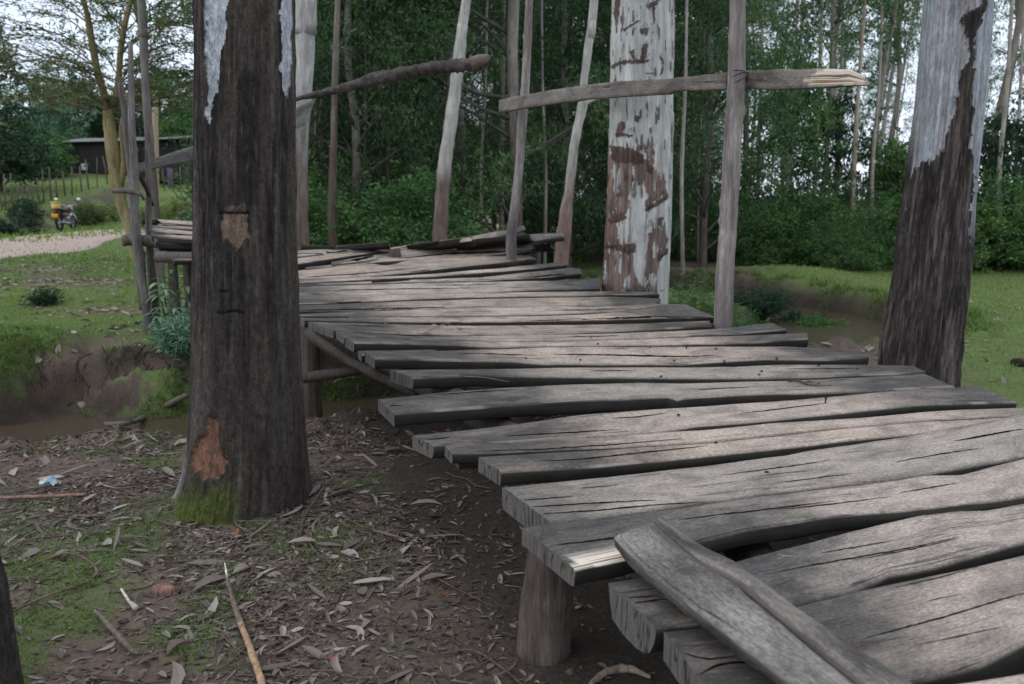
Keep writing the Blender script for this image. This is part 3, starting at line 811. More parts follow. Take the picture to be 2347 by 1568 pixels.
# splits and checks in the boards, each lying on the face of its own plank
from mathutils.bvhtree import BVHTree
_dg = None
_bv = []
for (o_, A__, B__, dz__) in PLANKS:
    vs = [Vector(v.co) + deck.location for v in o_.data.vertices]
    _bv.append((o_, BVHTree.FromPolygons(vs, [tuple(p.vertices) for p in o_.data.polygons])))
def hit(px, py):
    d = Vector(ray(np.array(px, float), np.array(py, float))).normalized(); best = None
    for o_, b in _bv:
        r = b.ray_cast(Vector(CAM), d)
        if r[0] is not None and (best is None or r[3] < best[2]): best = (o_, r[0], r[3], r[1])
    return best
t = NT('open_split', 1.0, 0.0); t.base((.010, .008, .007)); m_split = t.m
SPLITS = [
 ([(2187,1011),(2260,998),(2347,984)],3.5), ([(1191,1148),(1250,1143),(1312,1138)],2.2), ([(1212,1163),(1350,1154),(1500,1147)],2.6), ([(1236,1179),(1370,1170),(1502,1158),(1620,1151)],2.8),
 ([(1275,1250),(1360,1240),(1447,1228)],3.2), ([(1555,1192),(1650,1180),(1733,1171),(1830,1159),(1912,1149)],2.6), ([(1787,1168),(1900,1157),(2038,1139)],2), ([(2062,1130),(2197,1107)],2),
 ([(1236,1058),(1330,1053),(1398,1046),(1500,1035),(1622,1022)],2.4), ([(970,1010),(1032,1003)],2), ([(885,943),(894,930),(925,930)],2), ([(1271,812),(1330,813),(1450,815),(1560,818),(1638,815)],3.2),
 ([(878,742),(940,742),(982,743),(1103,742)],3), ([(893,676),(1084,673),(1250,668),(1352,665)],2.2), ([(1754,1317),(1840,1300),(1931,1284),(2057,1262),(2200,1232)],2.6), ([(1881,1268),(1960,1255),(2041,1241)],2),
 ([(1959,1284),(2080,1262),(2197,1235)],2), ([(1980,1465),(2070,1440),(2164,1415),(2260,1386),(2347,1360)],3.2), ([(2094,1481),(2200,1459),(2303,1436)],2), ([(1562,1497),(1595,1507),(1623,1512),(1689,1505)],3.4),
 ([(1603,1546),(1640,1527),(1672,1520),(1754,1518)],5), ([(1431,1372),(1509,1366)],2.6), ([(1445,1385),(1490,1378),(1550,1372)],3), ([(1088,1035),(1240,1030),(1400,1020),(1560,1006)],2), ([(1160,1000),(1300,992),(1420,985)],2.2),
 ([(1400,960),(1470,955),(1530,947)],1.8), ([(1700,948),(1800,936),(1900,924)],1.8), ([(1000,905),(1100,898),(1180,893)],1.8), ([(1600,893),(1720,888)],1.8), ([(1050,810),(1130,812),(1230,815)],1.8), ([(1350,850),(1460,850)],1.6), ([(1800,846),(1960,845)],1.6),
 ([(1650,1090),(1760,1076),(1900,1056)],1.8), ([(2050,1060),(2160,1040),(2250,1028)],2), ([(1330,1120),(1420,1112)],1.6), ([(1800,1105),(1960,1085)],1.6), ([(2040,1350),(2150,1325),(2240,1300)],1.8), ([(2120,1380),(2200,1362)],1.6),
 ([(680,655),(862,646),(938,643)],5), ([(938,624),(1052,612.6),(1223,595)],4), ([(912,592),(1020,582),(1179,576),(1274,568)],4), ([(1011,573),(1084,566.7),(1179,558.7),(1290,542)],5), ([(680,617),(767,608),(893,578)],6), ([(678,574.6),(751,565),(846,563)],3), ([(678,584),(773,578),(836,568)],3), ([(1020,644),(1147,643),(1299,628)],4.5), ([(680,700),(830,692),(989,689)],3), ([(684,711),(878,709),(1020,704)],3.5), ([(697,729),(894,726),(1352,720)],3.5), ([(1217,736),(1500,727),(1630,727)],4), ([(690,668),(900,663),(1100,660)],1.6), ([(700,635),(820,628),(960,614)],2), ([(380,577),(450,574)],2), ([(345,535),(452,541)],2), ([(330,514),(452,520)],2),
 ([(1000,655),(1150,651)],1.4), ([(1100,626),(1230,617)],1.4), ([(900,690),(1050,686)],1.4), ([(1250,712),(1450,708)],1.6), ([(1300,772),(1420,770)],1.5), ([(800,745),(880,750)],1.6), ([(760,640),(900,628),(1020,618)],1.8), ([(1000,583),(1120,572)],1.4), ([(820,585),(960,562)],1.5)]
for k_, (pts, w_) in enumerate(SPLITS):
    pa = np.array(pts, float); q_ = np.concatenate([[0], np.cumsum(np.hypot(*np.diff(pa, axis=0).T))])
    n_ = max(8, int(q_[-1] / 9)); s_ = np.linspace(0, q_[-1], n_)
    xs_, ys_ = np.interp(s_, q_, pa[:, 0]), np.interp(s_, q_, pa[:, 1])
    ys_ = ys_ + 2.2 * (fbm(xs_ * .07, k_ * 3.3, 0, 67, 3) - .5)
    hw_ = .5 * w_ * np.sin(np.linspace(.08, np.pi - .08, n_)) ** .6 * (.6 + .8 * vnoise(xs_ * .11, k_, 0, 68))
    VV, ow = [], None
    for x_, y_, h_ in zip(xs_, ys_, hw_):
        a_, b_ = hit(x_, y_ - h_), hit(x_, y_ + h_)
        if a_ is None or b_ is None or a_[3].z < .5 or b_[3].z < .5: continue
        if ow is None: ow = a_[0]
        if a_[0] is not ow and len(VV) < 3: ow, VV = a_[0], []
        if a_[0] is not ow or b_[0] is not ow: continue
        VV.append((np.array(a_[1]) + [0, 0, .0012], np.array(b_[1]) + [0, 0, .0012]))
    if len(VV) < 4: continue
    VV = np.array(VV).reshape(-1, 3)
    so_ = mesh('split', VV - np.array(deck.location), [grid_faces(len(VV) // 2, 2)], m_split, ow, local=True, smooth=False)

# nails driven through the planks
nail_m = simple('rusty_nail', (0.05, 0.035, 0.03), 0.6, 0.6)
nrng = np.random.default_rng(5)
for px, py, up in [(1891,924,.022),(1555,953,.004),(1640,1017,.004),(1757,1085,.004),(1745,853,.006),(1740,860,.003),(1876,840,.006),(1965,847,.006),(1545,828,.004),(1660,829,.004),(1780,822,.004),(1490,796,.005),(1573,798,.006),(1640,801,.006),(1330,826,.004),(1205,822,.003),(1425,876,.004),(1515,864,.004),(1250,744,.004),(1370,788,.003),(1130,620,.004)]:
    p = on_deck(np.array(px, float), np.array(py, float))
    best = min(PLANKS, key=lambda q: np.min(np.linalg.norm((q[1] + q[2]) / 2 - p, axis=1)))
    V1, Q1, T1 = tube([p - [0, 0, .02], p + [0.1 * up, 0, up]], .0035, 8)
    V2, Q2, T2 = tube([p + [0.1 * up, 0, up - .001], p + [0.1 * up, 0, up + .002]], .007, 8)
    ac = Acc(); ac.add(V1, Q1, T1); ac.add(V2, Q2, T2)
    ac.build('nail', nail_m, best[0], base=None).parent = best[0]

# log stringers, posts, braces beneath
def colattr(V, c, var=0.25, s=8.0, seed=1):
    n = fbm(V[:, 0] * s, V[:, 1] * s, V[:, 2] * s * 0.4, seed, 3)[:, None]
    return np.clip(np.asarray(c)[None] * (1 + var * (2 * n - 1) * 1.6), 0, 1)

def log(name, P, R, col, parent, mat='pole', seg=14, n=24, jit=0.12, seed=1, flat=1.0):
    C = spline(P, n); rr = np.interp(np.linspace(0, 1, n), np.linspace(0, 1, len(np.atleast_1d(R))), np.atleast_1d(R)) if np.ndim(R) else R
    V, Q, T = tube(C, rr, seg, jit, seed, flat=flat)
    return mesh(name, V, [Q, T], M[mat], parent, attrs={'col': colattr(V, col, seed=seed)})

def under(px, py, dz):
    return on_deck(np.array(px, float), np.array(py, float)) + np.array([0, 0, dz])

log('stringer', [under(1800,1420,-.17), under(1560,1220,-.15), under(1340,1060,-.14), under(1130,900,-.14), under(860,760,-.15), under(740,690,-.15), under(640,640,-.15), under(560,595,-.15), under(450,545,-.14)], .065, (.09,.075,.062), deck, seed=3)
log('stringer', [under(2050,1500,-.17), under(1750,1180,-.15), under(1560,960,-.15), under(1380,790,-.15), under(1150,690,-.15), under(950,620,-.15), under(750,575,-.14)], .065, (.085,.07,.06), deck, seed=4)
log('stringer', [under(2700,1250,-.17), under(2200,960,-.15), under(1850,830,-.15), under(1620,740,-.15), under(1350,665,-.15), under(1150,600,-.14), under(1000,575,-.13)], .06, (.085,.07,.06), deck, seed=5)
# round log end under the left corner of the deck
p = at_d(1246, 1534, 2.27)
zb = hz(p[0], p[1])
PB = [[p[0] - .005, p[1] + .01, zb - .25], [p[0], p[1], zb + .05], [p[0] + .018, p[1], zb + .27], [p[0] + .034, p[1] - .01, .475]]
o = log('post', PB, [.084, .083, .076, .062], (.105, .083, .070), deck, n=40, seg=40, jit=.04, seed=7)
for px, Y, r in [(1560, 3.2, .08), (1950, 3.6, .08), (1190, 4.3, .07), (1650, 5.2, .07), (1050, 5.6, .06), (905, 7.1, .06), (700, 5.3, .07), (1225, 7.6, .06), (430, 7.4, .05), (395, 7.6, .05), (470, 7.5, .055), (560, 8.2, .05)]:
    X = (px - CX) / FP * Y
    zt = float(deck_z(np.array(Y))) - .08
    log('post', [[X, Y, hz(X, Y) - .2], [X + .01, Y, (zt + hz(X, Y)) / 2], [X, Y, zt]], [r, r * .95, r * .9], (.10, .08, .066), deck, n=14, seg=12, jit=.15, seed=int(px))
# sloping braces seen under the left edge, coloured darker for the deck's shade
log('brace', [at_d(705, 765, 4.9), at_d(790, 822, 4.6), at_d(880, 868, 4.3), at_d(955, 905, 4.1)], [.032, .030, .028, .024], (.06, .048, .04), deck, n=16, seed=11)
log('brace', [at_d(660, 872, 4.9), at_d(780, 855, 4.7), at_d(900, 838, 4.5), at_d(1020, 836, 4.3)], [.034, .032, .03, .026], (.05, .040, .033), deck, n=16, seed=12)
# end of a cross log poking out left of the poles
log('cross_log', [at_d(281, 552, 7.6), at_d(330, 551, 7.62), at_d(520, 575, 7.3)], [.055, .055, .05], (.14, .12, .105), deck, n=14, seed=14)
log('cross_log', [at_d(360, 588, 7.15), at_d(420, 590, 7.1), at_d(640, 590, 6.9)], [.05, .05, .05], (.12, .10, .09), deck, n=14, seed=15)

# upright rail poles
def pole(pts, Y, name='rail_post', col=(.27, .235, .215), seed=1, extra_top=None, dn=0.25):
    C, R = [], []
    for (x, y, w) in pts:
        a = at_d(x - w / 2, y, Y); b = at_d(x + w / 2, y, Y)
        C.append((a + b) / 2); R.append(np.linalg.norm(b - a) / 2)
    if extra_top:
        d = (C[0] - C[1]); d = d / np.linalg.norm(d)
        C.insert(0, C[0] + d * extra_top); R.insert(0, R[0] * .9)
    C = C[::-1]; R = R[::-1]
    C.insert(0, C[0] + np.array([0, 0, -dn])); R.insert(0, R[0])
    n = 70
    Cs = spline(C, n); Rs = np.interp(np.linspace(0, 1, n), np.linspace(0, 1, len(R)), R)
    V, Q, T = tube(Cs, Rs, 22, .07, seed)
    # knots
    rng = np.random.default_rng(seed)
    for _ in range(9):
        k = V[rng.integers(0, n * 22)]
        dd = np.linalg.norm(V - k, axis=1)
        cen = Cs[np.argmin(np.linalg.norm(Cs - k, axis=1))]
        V = V + (k - cen)[None] * (0.35 * np.exp(-(dd / (Rs.mean() * .55)) ** 2))[:, None]
    z = V[:, 2]
    c = colattr(V, col, .3, 9, seed)
    st = fbm(V[:, 0] * 60, V[:, 1] * 60, V[:, 2] * 3, seed + 5, 3)[:, None]
    c = c * (0.75 + .5 * st)
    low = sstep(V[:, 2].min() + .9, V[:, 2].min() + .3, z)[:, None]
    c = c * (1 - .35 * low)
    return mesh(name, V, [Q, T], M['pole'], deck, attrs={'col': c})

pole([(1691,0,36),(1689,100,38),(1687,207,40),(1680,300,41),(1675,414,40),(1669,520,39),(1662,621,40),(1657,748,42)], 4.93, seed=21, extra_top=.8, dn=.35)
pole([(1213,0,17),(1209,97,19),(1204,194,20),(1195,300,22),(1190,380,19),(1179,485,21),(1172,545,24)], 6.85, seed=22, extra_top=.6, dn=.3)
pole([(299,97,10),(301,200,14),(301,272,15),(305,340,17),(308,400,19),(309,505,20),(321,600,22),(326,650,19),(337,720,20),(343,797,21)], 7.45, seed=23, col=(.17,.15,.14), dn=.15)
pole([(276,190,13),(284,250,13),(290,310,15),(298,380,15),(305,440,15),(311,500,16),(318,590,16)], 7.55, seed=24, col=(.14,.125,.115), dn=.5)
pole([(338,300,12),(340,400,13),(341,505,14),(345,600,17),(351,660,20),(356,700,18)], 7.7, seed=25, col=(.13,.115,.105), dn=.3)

# short peg and wire lashings on the thin left poles
log('peg', [at_d(259, 437, 7.35), at_d(290, 438, 7.34), at_d(322, 446, 7.36), at_d(330, 458, 7.4)], [.022, .022, .018, .012], (.12, .105, .09), deck, n=12, seed=16)
log('brace', [at_d(318, 400, 7.5), at_d(334, 430, 7.6), at_d(350, 470, 7.8)], [.02, .02, .016], (.05, .043, .038), deck, n=10, seed=17)
for (lx, ly, lY, lr) in ((1690, 182, 4.95, .062), (1193, 232, 6.87, .052)):
    c0 = at_d(lx, ly, lY)
    acw = Acc()
    for q in range(3):
        th_ = np.linspace(0, 2 * np.pi, 24)
        Pw = c0 + np.stack([np.cos(th_) * lr, np.sin(th_) * lr * 1.25, (q - 1) * .012 + .03 * np.cos(th_ + q)], 1)
        Vw, Qw, Tw = tube(Pw, .0022, 5); acw.add(Vw, Qw, Tw, col=np.tile([.05, .04, .035], (len(Vw), 1)))
    acw.build('wire_lashing', M['pole'], deck)

# hand rails: outline on the photo, pushed back along a straight line in plan
def rail(top, bot, Ya, Yb, th=.04, n=70, seed=1, name='handrail', mat='rail', fresh=None, rough=1.0):
    T_ = np.array(top, float); B_ = np.array(bot, float)
    s = np.linspace(0, 1, n)
    tx = T_[0, 0] + (T_[-1, 0] - T_[0, 0]) * s
    bx = B_[0, 0] + (B_[-1, 0] - B_[0, 0]) * s
    def Yof(x): return 1 / (1 / Ya + (1 / Yb - 1 / Ya) * (x - T_[0, 0]) / (T_[-1, 0] - T_[0, 0]))
    A = at_d(tx, poly_eval(T_, tx), Yof(tx)); B = at_d(bx, poly_eval(B_, bx), Yof(bx))
    L = np.concatenate([[0], np.cumsum(np.linalg.norm(np.diff((A + B) / 2, axis=0), axis=1))])
    A[:, 2] += (fbm(L * 8, 1, seed, 71, 4) - .5) * .012 * rough
    B[:, 2] += (fbm(L * 8, 5, seed, 72, 4) - .5) * .010 * rough
    d = (A[-1] - A[0]); d[2] = 0; d /= np.linalg.norm(d)
    bk = np.array([-d[1], d[0], 0.0])            # away from the viewer
    hh = np.linalg.norm(A - B, axis=1).mean()
    rows, vv, sd = [], [], []
    for c in (0, .04, .2, .4, .6, .8, .96, 1.0):
        off = bk * (0.006 if c in (0, 1.0) else 0) + bk[None] * ((fbm(L * 5, c * 2, seed, 73, 3) - .5) * .006 * rough)[:, None]
        rows.append(A + (B - A) * c + off); vv.append(c * hh); sd.append(.0)
    for c in (1.0, .5, 0.0):
        rows.append(A + (B - A) * c + bk * th); vv.append(hh + th + hh * (1 - c)); sd.append(.4)
    m = len(rows); V = np.stack(rows, 1)
    UV = np.stack([np.repeat(L[:, None], m, 1), np.repeat(np.array(vv)[None], n, 0)], -1)
    nt = n * m; V = V.reshape(-1, 3)
    cL, cR = V[:m].mean(0), V[nt - m:].mean(0)
    VV = np.concatenate([V, [cL], [cR]])
    uv = np.concatenate([UV.reshape(-1, 2), [[0, 0], [1, 0]]])
    Tt = []
    for j in range(m):
        j2 = (j + 1) % m
        Tt.append((nt, j, j2)); Tt.append((nt + 1, nt - m + j2, nt - m + j))
    px, py = project(VV)
    fr = np.zeros(len(VV))
    if fresh: fr = inpoly(px + 5 * (fbm(px * .2, py * .4, 0, 61, 3) - .5), py + 4 * (fbm(px * .1, py * .4, 4, 62, 3) - .5), fresh) * 1.0
    wear = np.clip(.55 + .7 * (fbm(uv[:, 0] * 3, uv[:, 1] * 8, seed, 74, 3) - .5), 0, 1)
    Q = grid_faces(n, m, True)
    return mesh(name, VV, [Q[:, ::-1], np.array(Tt)[:, ::-1]], M[mat], deck, uv=uv, attrs={'wear': wear, 'side': np.concatenate([np.repeat(np.array(sd)[None], n, 0).ravel(), [.2, .2]]), 'fresh': fr})

rail([(1143,228),(1200,217),(1300,200),(1400,187),(1540,179),(1660,166),(1760,160),(1875,157),(1945,158),(1982,178)],
     [(1143,257),(1200,248),(1350,227),(1450,221),(1530,215),(1545,209),(1700,205),(1800,203),(1900,201),(1984,196)], 6.80, 4.42, seed=2, n=140,
     fresh=[(1835,190),(1885,158),(1950,158),(1990,178),(1985,196),(1880,196)])
rail([(310,378),(345,365),(452,332),(560,296),(640,262),(724,226)], [(310,398),(349,388),(452,366),(560,338),(640,312),(700,286)], 7.9, 8.6, seed=3)
# rough branch used as the rail beside the dark trunk
bt = np.array([(640,236),(684,226),(773,205),(850,184),(948,163),(1000,155),(1045,150),(1095,147),(1120,142)], float)
bw = np.array([6, 9, 17, 25, 26, 26, 27, 29, 14]) / 2 * 4.3 / FP
o = log('branch_rail', [at_d(a, b, 4.3) for a, b in bt], bw * 1.02, (.105, .09, .078), deck, n=90, seg=20, jit=.35, seed=31, mat='bark')
o = mesh('branch_end', *(lambda r: (r[0], [r[1], r[2]]))(tube([at_d(1080, 144, 4.28), at_d(1102, 138, 4.27), at_d(1122, 131, 4.26)], [.031, .026, .014], 9, .9, 4)), M['pole'], deck, attrs={'col': np.tile([.20, .16, .13], (9 * 3 + 2, 1))})

# ================================================================ big trunks beside the bridge
def Z7(*p): return [(1352 + u * .5175, v * .5175) for u, v in p]

def trunk_grid(outline, Y, nz, na, seed, above, rough, rough_s=(1, 1, .12), below=.35, round_k=1.0):
    """outline: (y, x_left, x_right) on the photo; the trunk goes on `above` metres beyond the frame"""
    C, R = [], []
    for (y, xl, xr) in outline:
        a = at_d(xl, y, Y); b = at_d(xr, y, Y)
        C.append((a + b) / 2); R.append(np.linalg.norm(b - a) / 2)
    C = np.array(C[::-1]); R = np.array(R[::-1])
    gz = hz(C[0, 0], C[0, 1])
    C = np.concatenate([[C[0] + [0, 0, -below]], C]); R = np.concatenate([[R[0] * 1.08], R])
    d = C[-1] - C[-3]; d /= np.linalg.norm(d)
    C = np.concatenate([C, C[-1:] + d * above * .5, C[-1:] + d * above]); R = np.concatenate([R, [R[-1] * .8, R[-1] * .5]])
    seglen = np.concatenate([[0], np.cumsum(np.linalg.norm(np.diff(C, axis=0), axis=1))])
    vis = seglen[-3]
    s = np.concatenate([np.linspace(0, vis, nz), np.linspace(vis, seglen[-1], 24)[1:]])
    Cs = np.stack([np.interp(s, seglen, C[:, k]) for k in range(3)], 1)
    for _ in range(2):
        Cs[1:-1] = (Cs[:-2] + 2 * Cs[1:-1] + Cs[2:]) / 4
    Rs = np.interp(s, seglen, R)
    th = np.linspace(0, 2 * np.pi, na, endpoint=False)
    D = np.stack([np.cos(th), np.sin(th), 0 * th], 1)
    n = len(s)
    V = Cs[:, None] + Rs[:, None, None] * D[None]
    return V, Cs, Rs, D, th

def high_crown(root, V, seed):
    """the crown that starts above the frame"""
    rng = np.random.default_rng(seed)
    top = V[-1].mean(0); acc = Acc(); cs = []
    for i in range(26):
        a = rng.random() * 6.28; rr = 2.3 * math.sqrt(rng.random()); z = top[2] - 2.2 + 4.0 * rng.random()
        q = np.array([top[0] + rr * math.cos(a), top[1] + rr * math.sin(a), z]); cs.append(q)
        b = top - [0, 0, .2 + 1.2 * rng.random()]
        bark_tube(acc, [b, (b + q) / 2 + [0, 0, .2], q], [.05, .03, .008], 6, (.25, .23, .21), rng, n=8)
    acc.build('limb', M['smoothbark'], root)
    P, Q, rv = cloud(cs, .5, 170, .15, .03, rng)
    mesh('crown', P, Q, M['gum'], root, attrs={'rnd': rv}, smooth=False)

def finish_trunk(root, V, disp, D, col, mat, name='trunk'):
    n, na = V.shape[:2]
    V = V + disp[..., None] * D[None]
    P = np.concatenate([V.reshape(-1, 3), V[-1].mean(0)[None]])
    Q = grid_faces(n, na, True)
    T = np.array([(n * na, (n - 1) * na + j, (n - 1) * na + (j + 1) % na) for j in range(na)])
    c = np.concatenate([col.reshape(-1, 3), col[-1, :1]])
    return mesh(name, P, [Q, T], mat, root, attrs={'col': np.clip(c, 0.004, 1)})

def pix(V, D):
    """photo coordinates for the side that faces the path; the back gets a mirrored copy of the pattern"""
    px, py = project(V)
    return px, py, (D[:, 1] > 0)[None, :]

def mixc(c, m, k):
    return c * (1 - m[..., None]) + np.asarray(k) * m[..., None]

# --- the dark trunk in front
T1 = thing('eucalyptus_tree', 'massive dark gum trunk with orange scar and mossy foot, left of the planks', 'tree', (-1.18, 3.55, 0))
OUT1 = [(-60,452,669),(0,455,671),(100,455,672),(200,453,673),(300,452,674),(400,452,675),(500,452,676),(600,450,679),(700,448,682),(800,446,685),(900,444,690),(1000,440,697),(1050,436,702),(1100,428,707),(1135,420,712),(1165,410,719)]
V, Cs, Rs, D, th = trunk_grid(OUT1, 3.55, 420, 260, 1, 7.5, 1)
n, na = V.shape[:2]
px, py, back = pix(V, D)
A_ = th[None] * .23 * 1.0
z = V[..., 2]
cyl = (np.cos(th)[None] * 2.2 + 0 * z, np.sin(th)[None] * 2.2 + 0 * z)
fis = fbm(cyl[0] * 9, cyl[1] * 9, z * 5, 101, 5)
fis2 = fbm(cyl[0] * 24, cyl[1] * 24, z * 5.5, 102, 3)
big = fbm(cyl[0] * 1.6, cyl[1] * 1.6, z * 1.4, 103, 4)
flare = sstep(.55, 0.0, z)
disp = .022 * (fis - .5) + .010 * (fis2 - .5) + .03 * (big - .5) + .05 * flare * (fbm(cyl[0] * 1.1, cyl[1] * 1.1, z * .6, 104, 2) - .5) * 2
col = np.zeros((n, na, 3)) + np.array([.062, .049, .041])
col = col * (.75 + .5 * fis)[..., None]
grey = sstep(.50, .66, fbm(cyl[0] * 3, cyl[1] * 3, z * 2.0, 105, 4))
col = mixc(col, grey * .6, [.115, .097, .085])
blk = sstep(.47, .57, fbm(cyl[0] * 1.9, cyl[1] * 1.9, z * 1.9, 106, 5)) * (.45 + .55 * sstep(.5, 1.3, z))
col = mixc(col, blk * .8, [.020, .018, .017])
fleck = sstep(.66, .74, fbm(cyl[0] * 14, cyl[1] * 14, z * 9, 107, 3))
col = mixc(col, fleck * .22 * sstep(.5, 1.2, z), [.24, .21, .19])
col = mixc(col, sstep(.50, .70, big) * .35 * sstep(1.9, .6, z), [.075, .065, .040])
def wob(px, py, a, s, seed):
    return px + a * 2 * (fbm(px * s, py * s * .35, 0, seed, 4) - .5), py + a * 3 * (fbm(px * s, py * s * .35, 7, seed + 1, 4) - .5)
wx, wy = wob(px, py, 9, .10, 110)
def patch(poly, c, k=1.0, depth=0.0, gain=None):
    global col, disp
    m = inpoly(wx, wy, poly) * (~back)
    cc = np.asarray(c)[None, None] * (gain if gain is not None else 1.0)
    mm = (m * k)[..., None]
    col = col * (1 - mm) + cc * mm
    disp = disp - depth * m - m * (disp + 0) * .6
pl = (.85 + .3 * fbm(px * .09, py * .02, 0, 112, 3))[..., None]
patch([(468,-80),(528,-80),(520,0),(517,40),(516,80),(504,115),(498,170),(494,205),(485,250),(480,290),(470,285),(473,230),(476,190),(470,140),(474,60)], [.46, .49, .52], .95, .006, pl)
patch([(636,-80),(676,-80),(676,20),(671,80),(668,140),(666,190),(656,235),(651,215),(646,180),(643,150),(651,110),(646,60),(642,0)], [.48, .50, .53], .95, .006, pl)
patch([(508,489),(568,489),(569,545),(556,552),(545,578),(534,560),(520,548),(507,530)], [.20, .135, .10], .85, .010, (.8 + .5 * fis2)[..., None])
patch([(515,474),(560,470),(560,486),(512,486)], [.15, .115, .09], .6, 0)
patch([(456,1000),(470,992),(480,962),(491,955),(498,975),(503,1010),(508,1035),(519,1052),(515,1085),(497,1099),(472,1094),(450,1075),(448,1040)], [.225, .115, .072], .85, .010, (.75 + .5 * fis2)[..., None])
patch([(526,1005),(533,990),(539,1010),(535,1030),(528,1028)], [.19, .10, .065], .8, .005)
mo = sstep(1085, 1150, py + 60 * (fis - .5) + .25 * (px - 500)) * (px < 560) * (~back) * sstep(575, 500, px)
disp = disp + .014 * mo * (.5 + fbm(cyl[0] * 20, cyl[1] * 20, z * 20, 120, 3))
col = mixc(col, mo * .9, [.085, .105, .020]) * (1 + mo[..., None] * (fis2[..., None] - .5) * .9)
cutl = np.exp(-((py - 488) / 1.6) ** 2) * (px > 500) * (px < 572) * (~back)
col = mixc(col, cutl, [.01, .01, .01]); disp = disp - .01 * cutl
for (cx0, cx1, cy0, bowl) in ((497, 560, 716, 3), (500, 524, 667, 2)):
    cm = np.exp(-((py - cy0 - bowl * np.sin((px - cx0) * .12)) / 2.2) ** 2) * (px > cx0) * (px < cx1) * (~back)
    col = mixc(col, cm * .9, [.012, .010, .009]); disp = disp - .012 * cm
drip = sstep(.5, 0, np.abs(fbm(cyl[0] * 2.4, cyl[1] * 2.4, z * .35, 131, 3) - .5) * 14) * sstep(1.5, .9, z)
col = mixc(col, drip * .35, [.018, .016, .014])
gb = sstep(455, 449, px) * 0
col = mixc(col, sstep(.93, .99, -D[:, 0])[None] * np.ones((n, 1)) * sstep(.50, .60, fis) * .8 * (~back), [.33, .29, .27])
finish_trunk(T1, V, disp, D, col, M['bark'])

# --- the pale trunk with peeling bark
T3 = thing('eucalyptus_tree', 'thick white gum trunk with peeling brown bark scraps, crossed by the board rail', 'tree', (0.97, 6.15, 0))
OUT3 = [(-60,1406,1546),(0,1405,1545),(100,1401,1545),(200,1399,1544),(300,1397,1543),(400,1394,1541),(500,1390,1538),(600,1385,1534),(680,1381,1530),(800,1377,1528),(900,1370,1532),(960,1362,1540)]
V, Cs, Rs, D, th = trunk_grid(OUT3, 6.15, 520, 260, 3, 7, 1, below=.3)
n, na = V.shape[:2]
px, py, back = pix(V, D); z = V[..., 2]
cyl = (np.cos(th)[None] * 2.2 + 0 * z, np.sin(th)[None] * 2.2 + 0 * z)
fis = fbm(cyl[0] * 11, cyl[1] * 11, z * 2.0, 201, 4); f2 = fbm(cyl[0] * 26, cyl[1] * 26, z * 6, 202, 3)
disp = .002 * (fis - .5) + .02 * (fbm(cyl[0] * 1.2, cyl[1] * 1.2, z * .9, 203, 3) - .5)
col = np.zeros((n, na, 3)) + np.array([.50, .50, .465])
sm = fbm(cyl[0] * 2.6, cyl[1] * 2.6, z * .6, 204, 4)
col = mixc(col, sstep(.45, .62, sm) * .55, [.36, .37, .35])
col = mixc(col, sstep(.62, .72, fbm(cyl[0] * 5, cyl[1] * 5, z * 1.3, 205, 3)) * .5, [.42, .36, .30])
brown = mixc(np.array([.19, .125, .098]) * (.35 + 1.25 * fis)[..., None], sstep(.5, .62, fbm(cyl[0] * 5, cyl[1] * 5, z * 2, 207, 4)) * .7, [.085, .062, .052])
wx, wy = px + 14 * (fbm(px * .12, py * .06, 0, 210, 5) - .5), py + 44 * (fbm(px * .30, py * .022, 3, 211, 4) - .5)
wx2, wy2 = px + 7 * (fbm(px * .15, py * .10, 0, 216, 4) - .5), py + 11 * (fbm(px * .12, py * .10, 3, 217, 4) - .5)
def bark_patch(poly, k=.95, lift=.009, dark=1.0):
    global col, disp
    m = inpoly(wx if dark == 1.0 else wx2, wy if dark == 1.0 else wy2, poly).astype(float) * (~back) * (fbm(px * .10, py * .028, 5, 215, 4) > (.34 if dark == 1.0 else .0))
    col = col * (1 - k * m[..., None]) + brown * (dark if dark == 1.0 else .5) * k * m[..., None]
    disp = disp + m * (lift * .35 + .010 * (fis - .5) + .008 * (f2 - .5))
    e_ = inpoly(wx, wy + 6, poly) * (~back) * (1 - m) * (fis > .5); col = col * (1 - .5 * e_[..., None])
bark_patch(Z7((80,690),(120,665),(205,690),(205,625),(285,630),(285,760),(335,780),(345,860),(300,900),(245,945),(255,880),(240,815),(185,830),(170,920),(140,985),(120,990),(125,1075),(200,1080),(190,1210),(230,1260),(270,1280),(250,1310),(40,1310),(50,1080),(75,900)))
bark_patch(Z7((265,1010),(335,1000),(340,1100),(310,1180),(265,1290),(240,1200),(255,1100)))
bark_patch(Z7((60,960),(110,960),(110,1300),(40,1310)), .9)
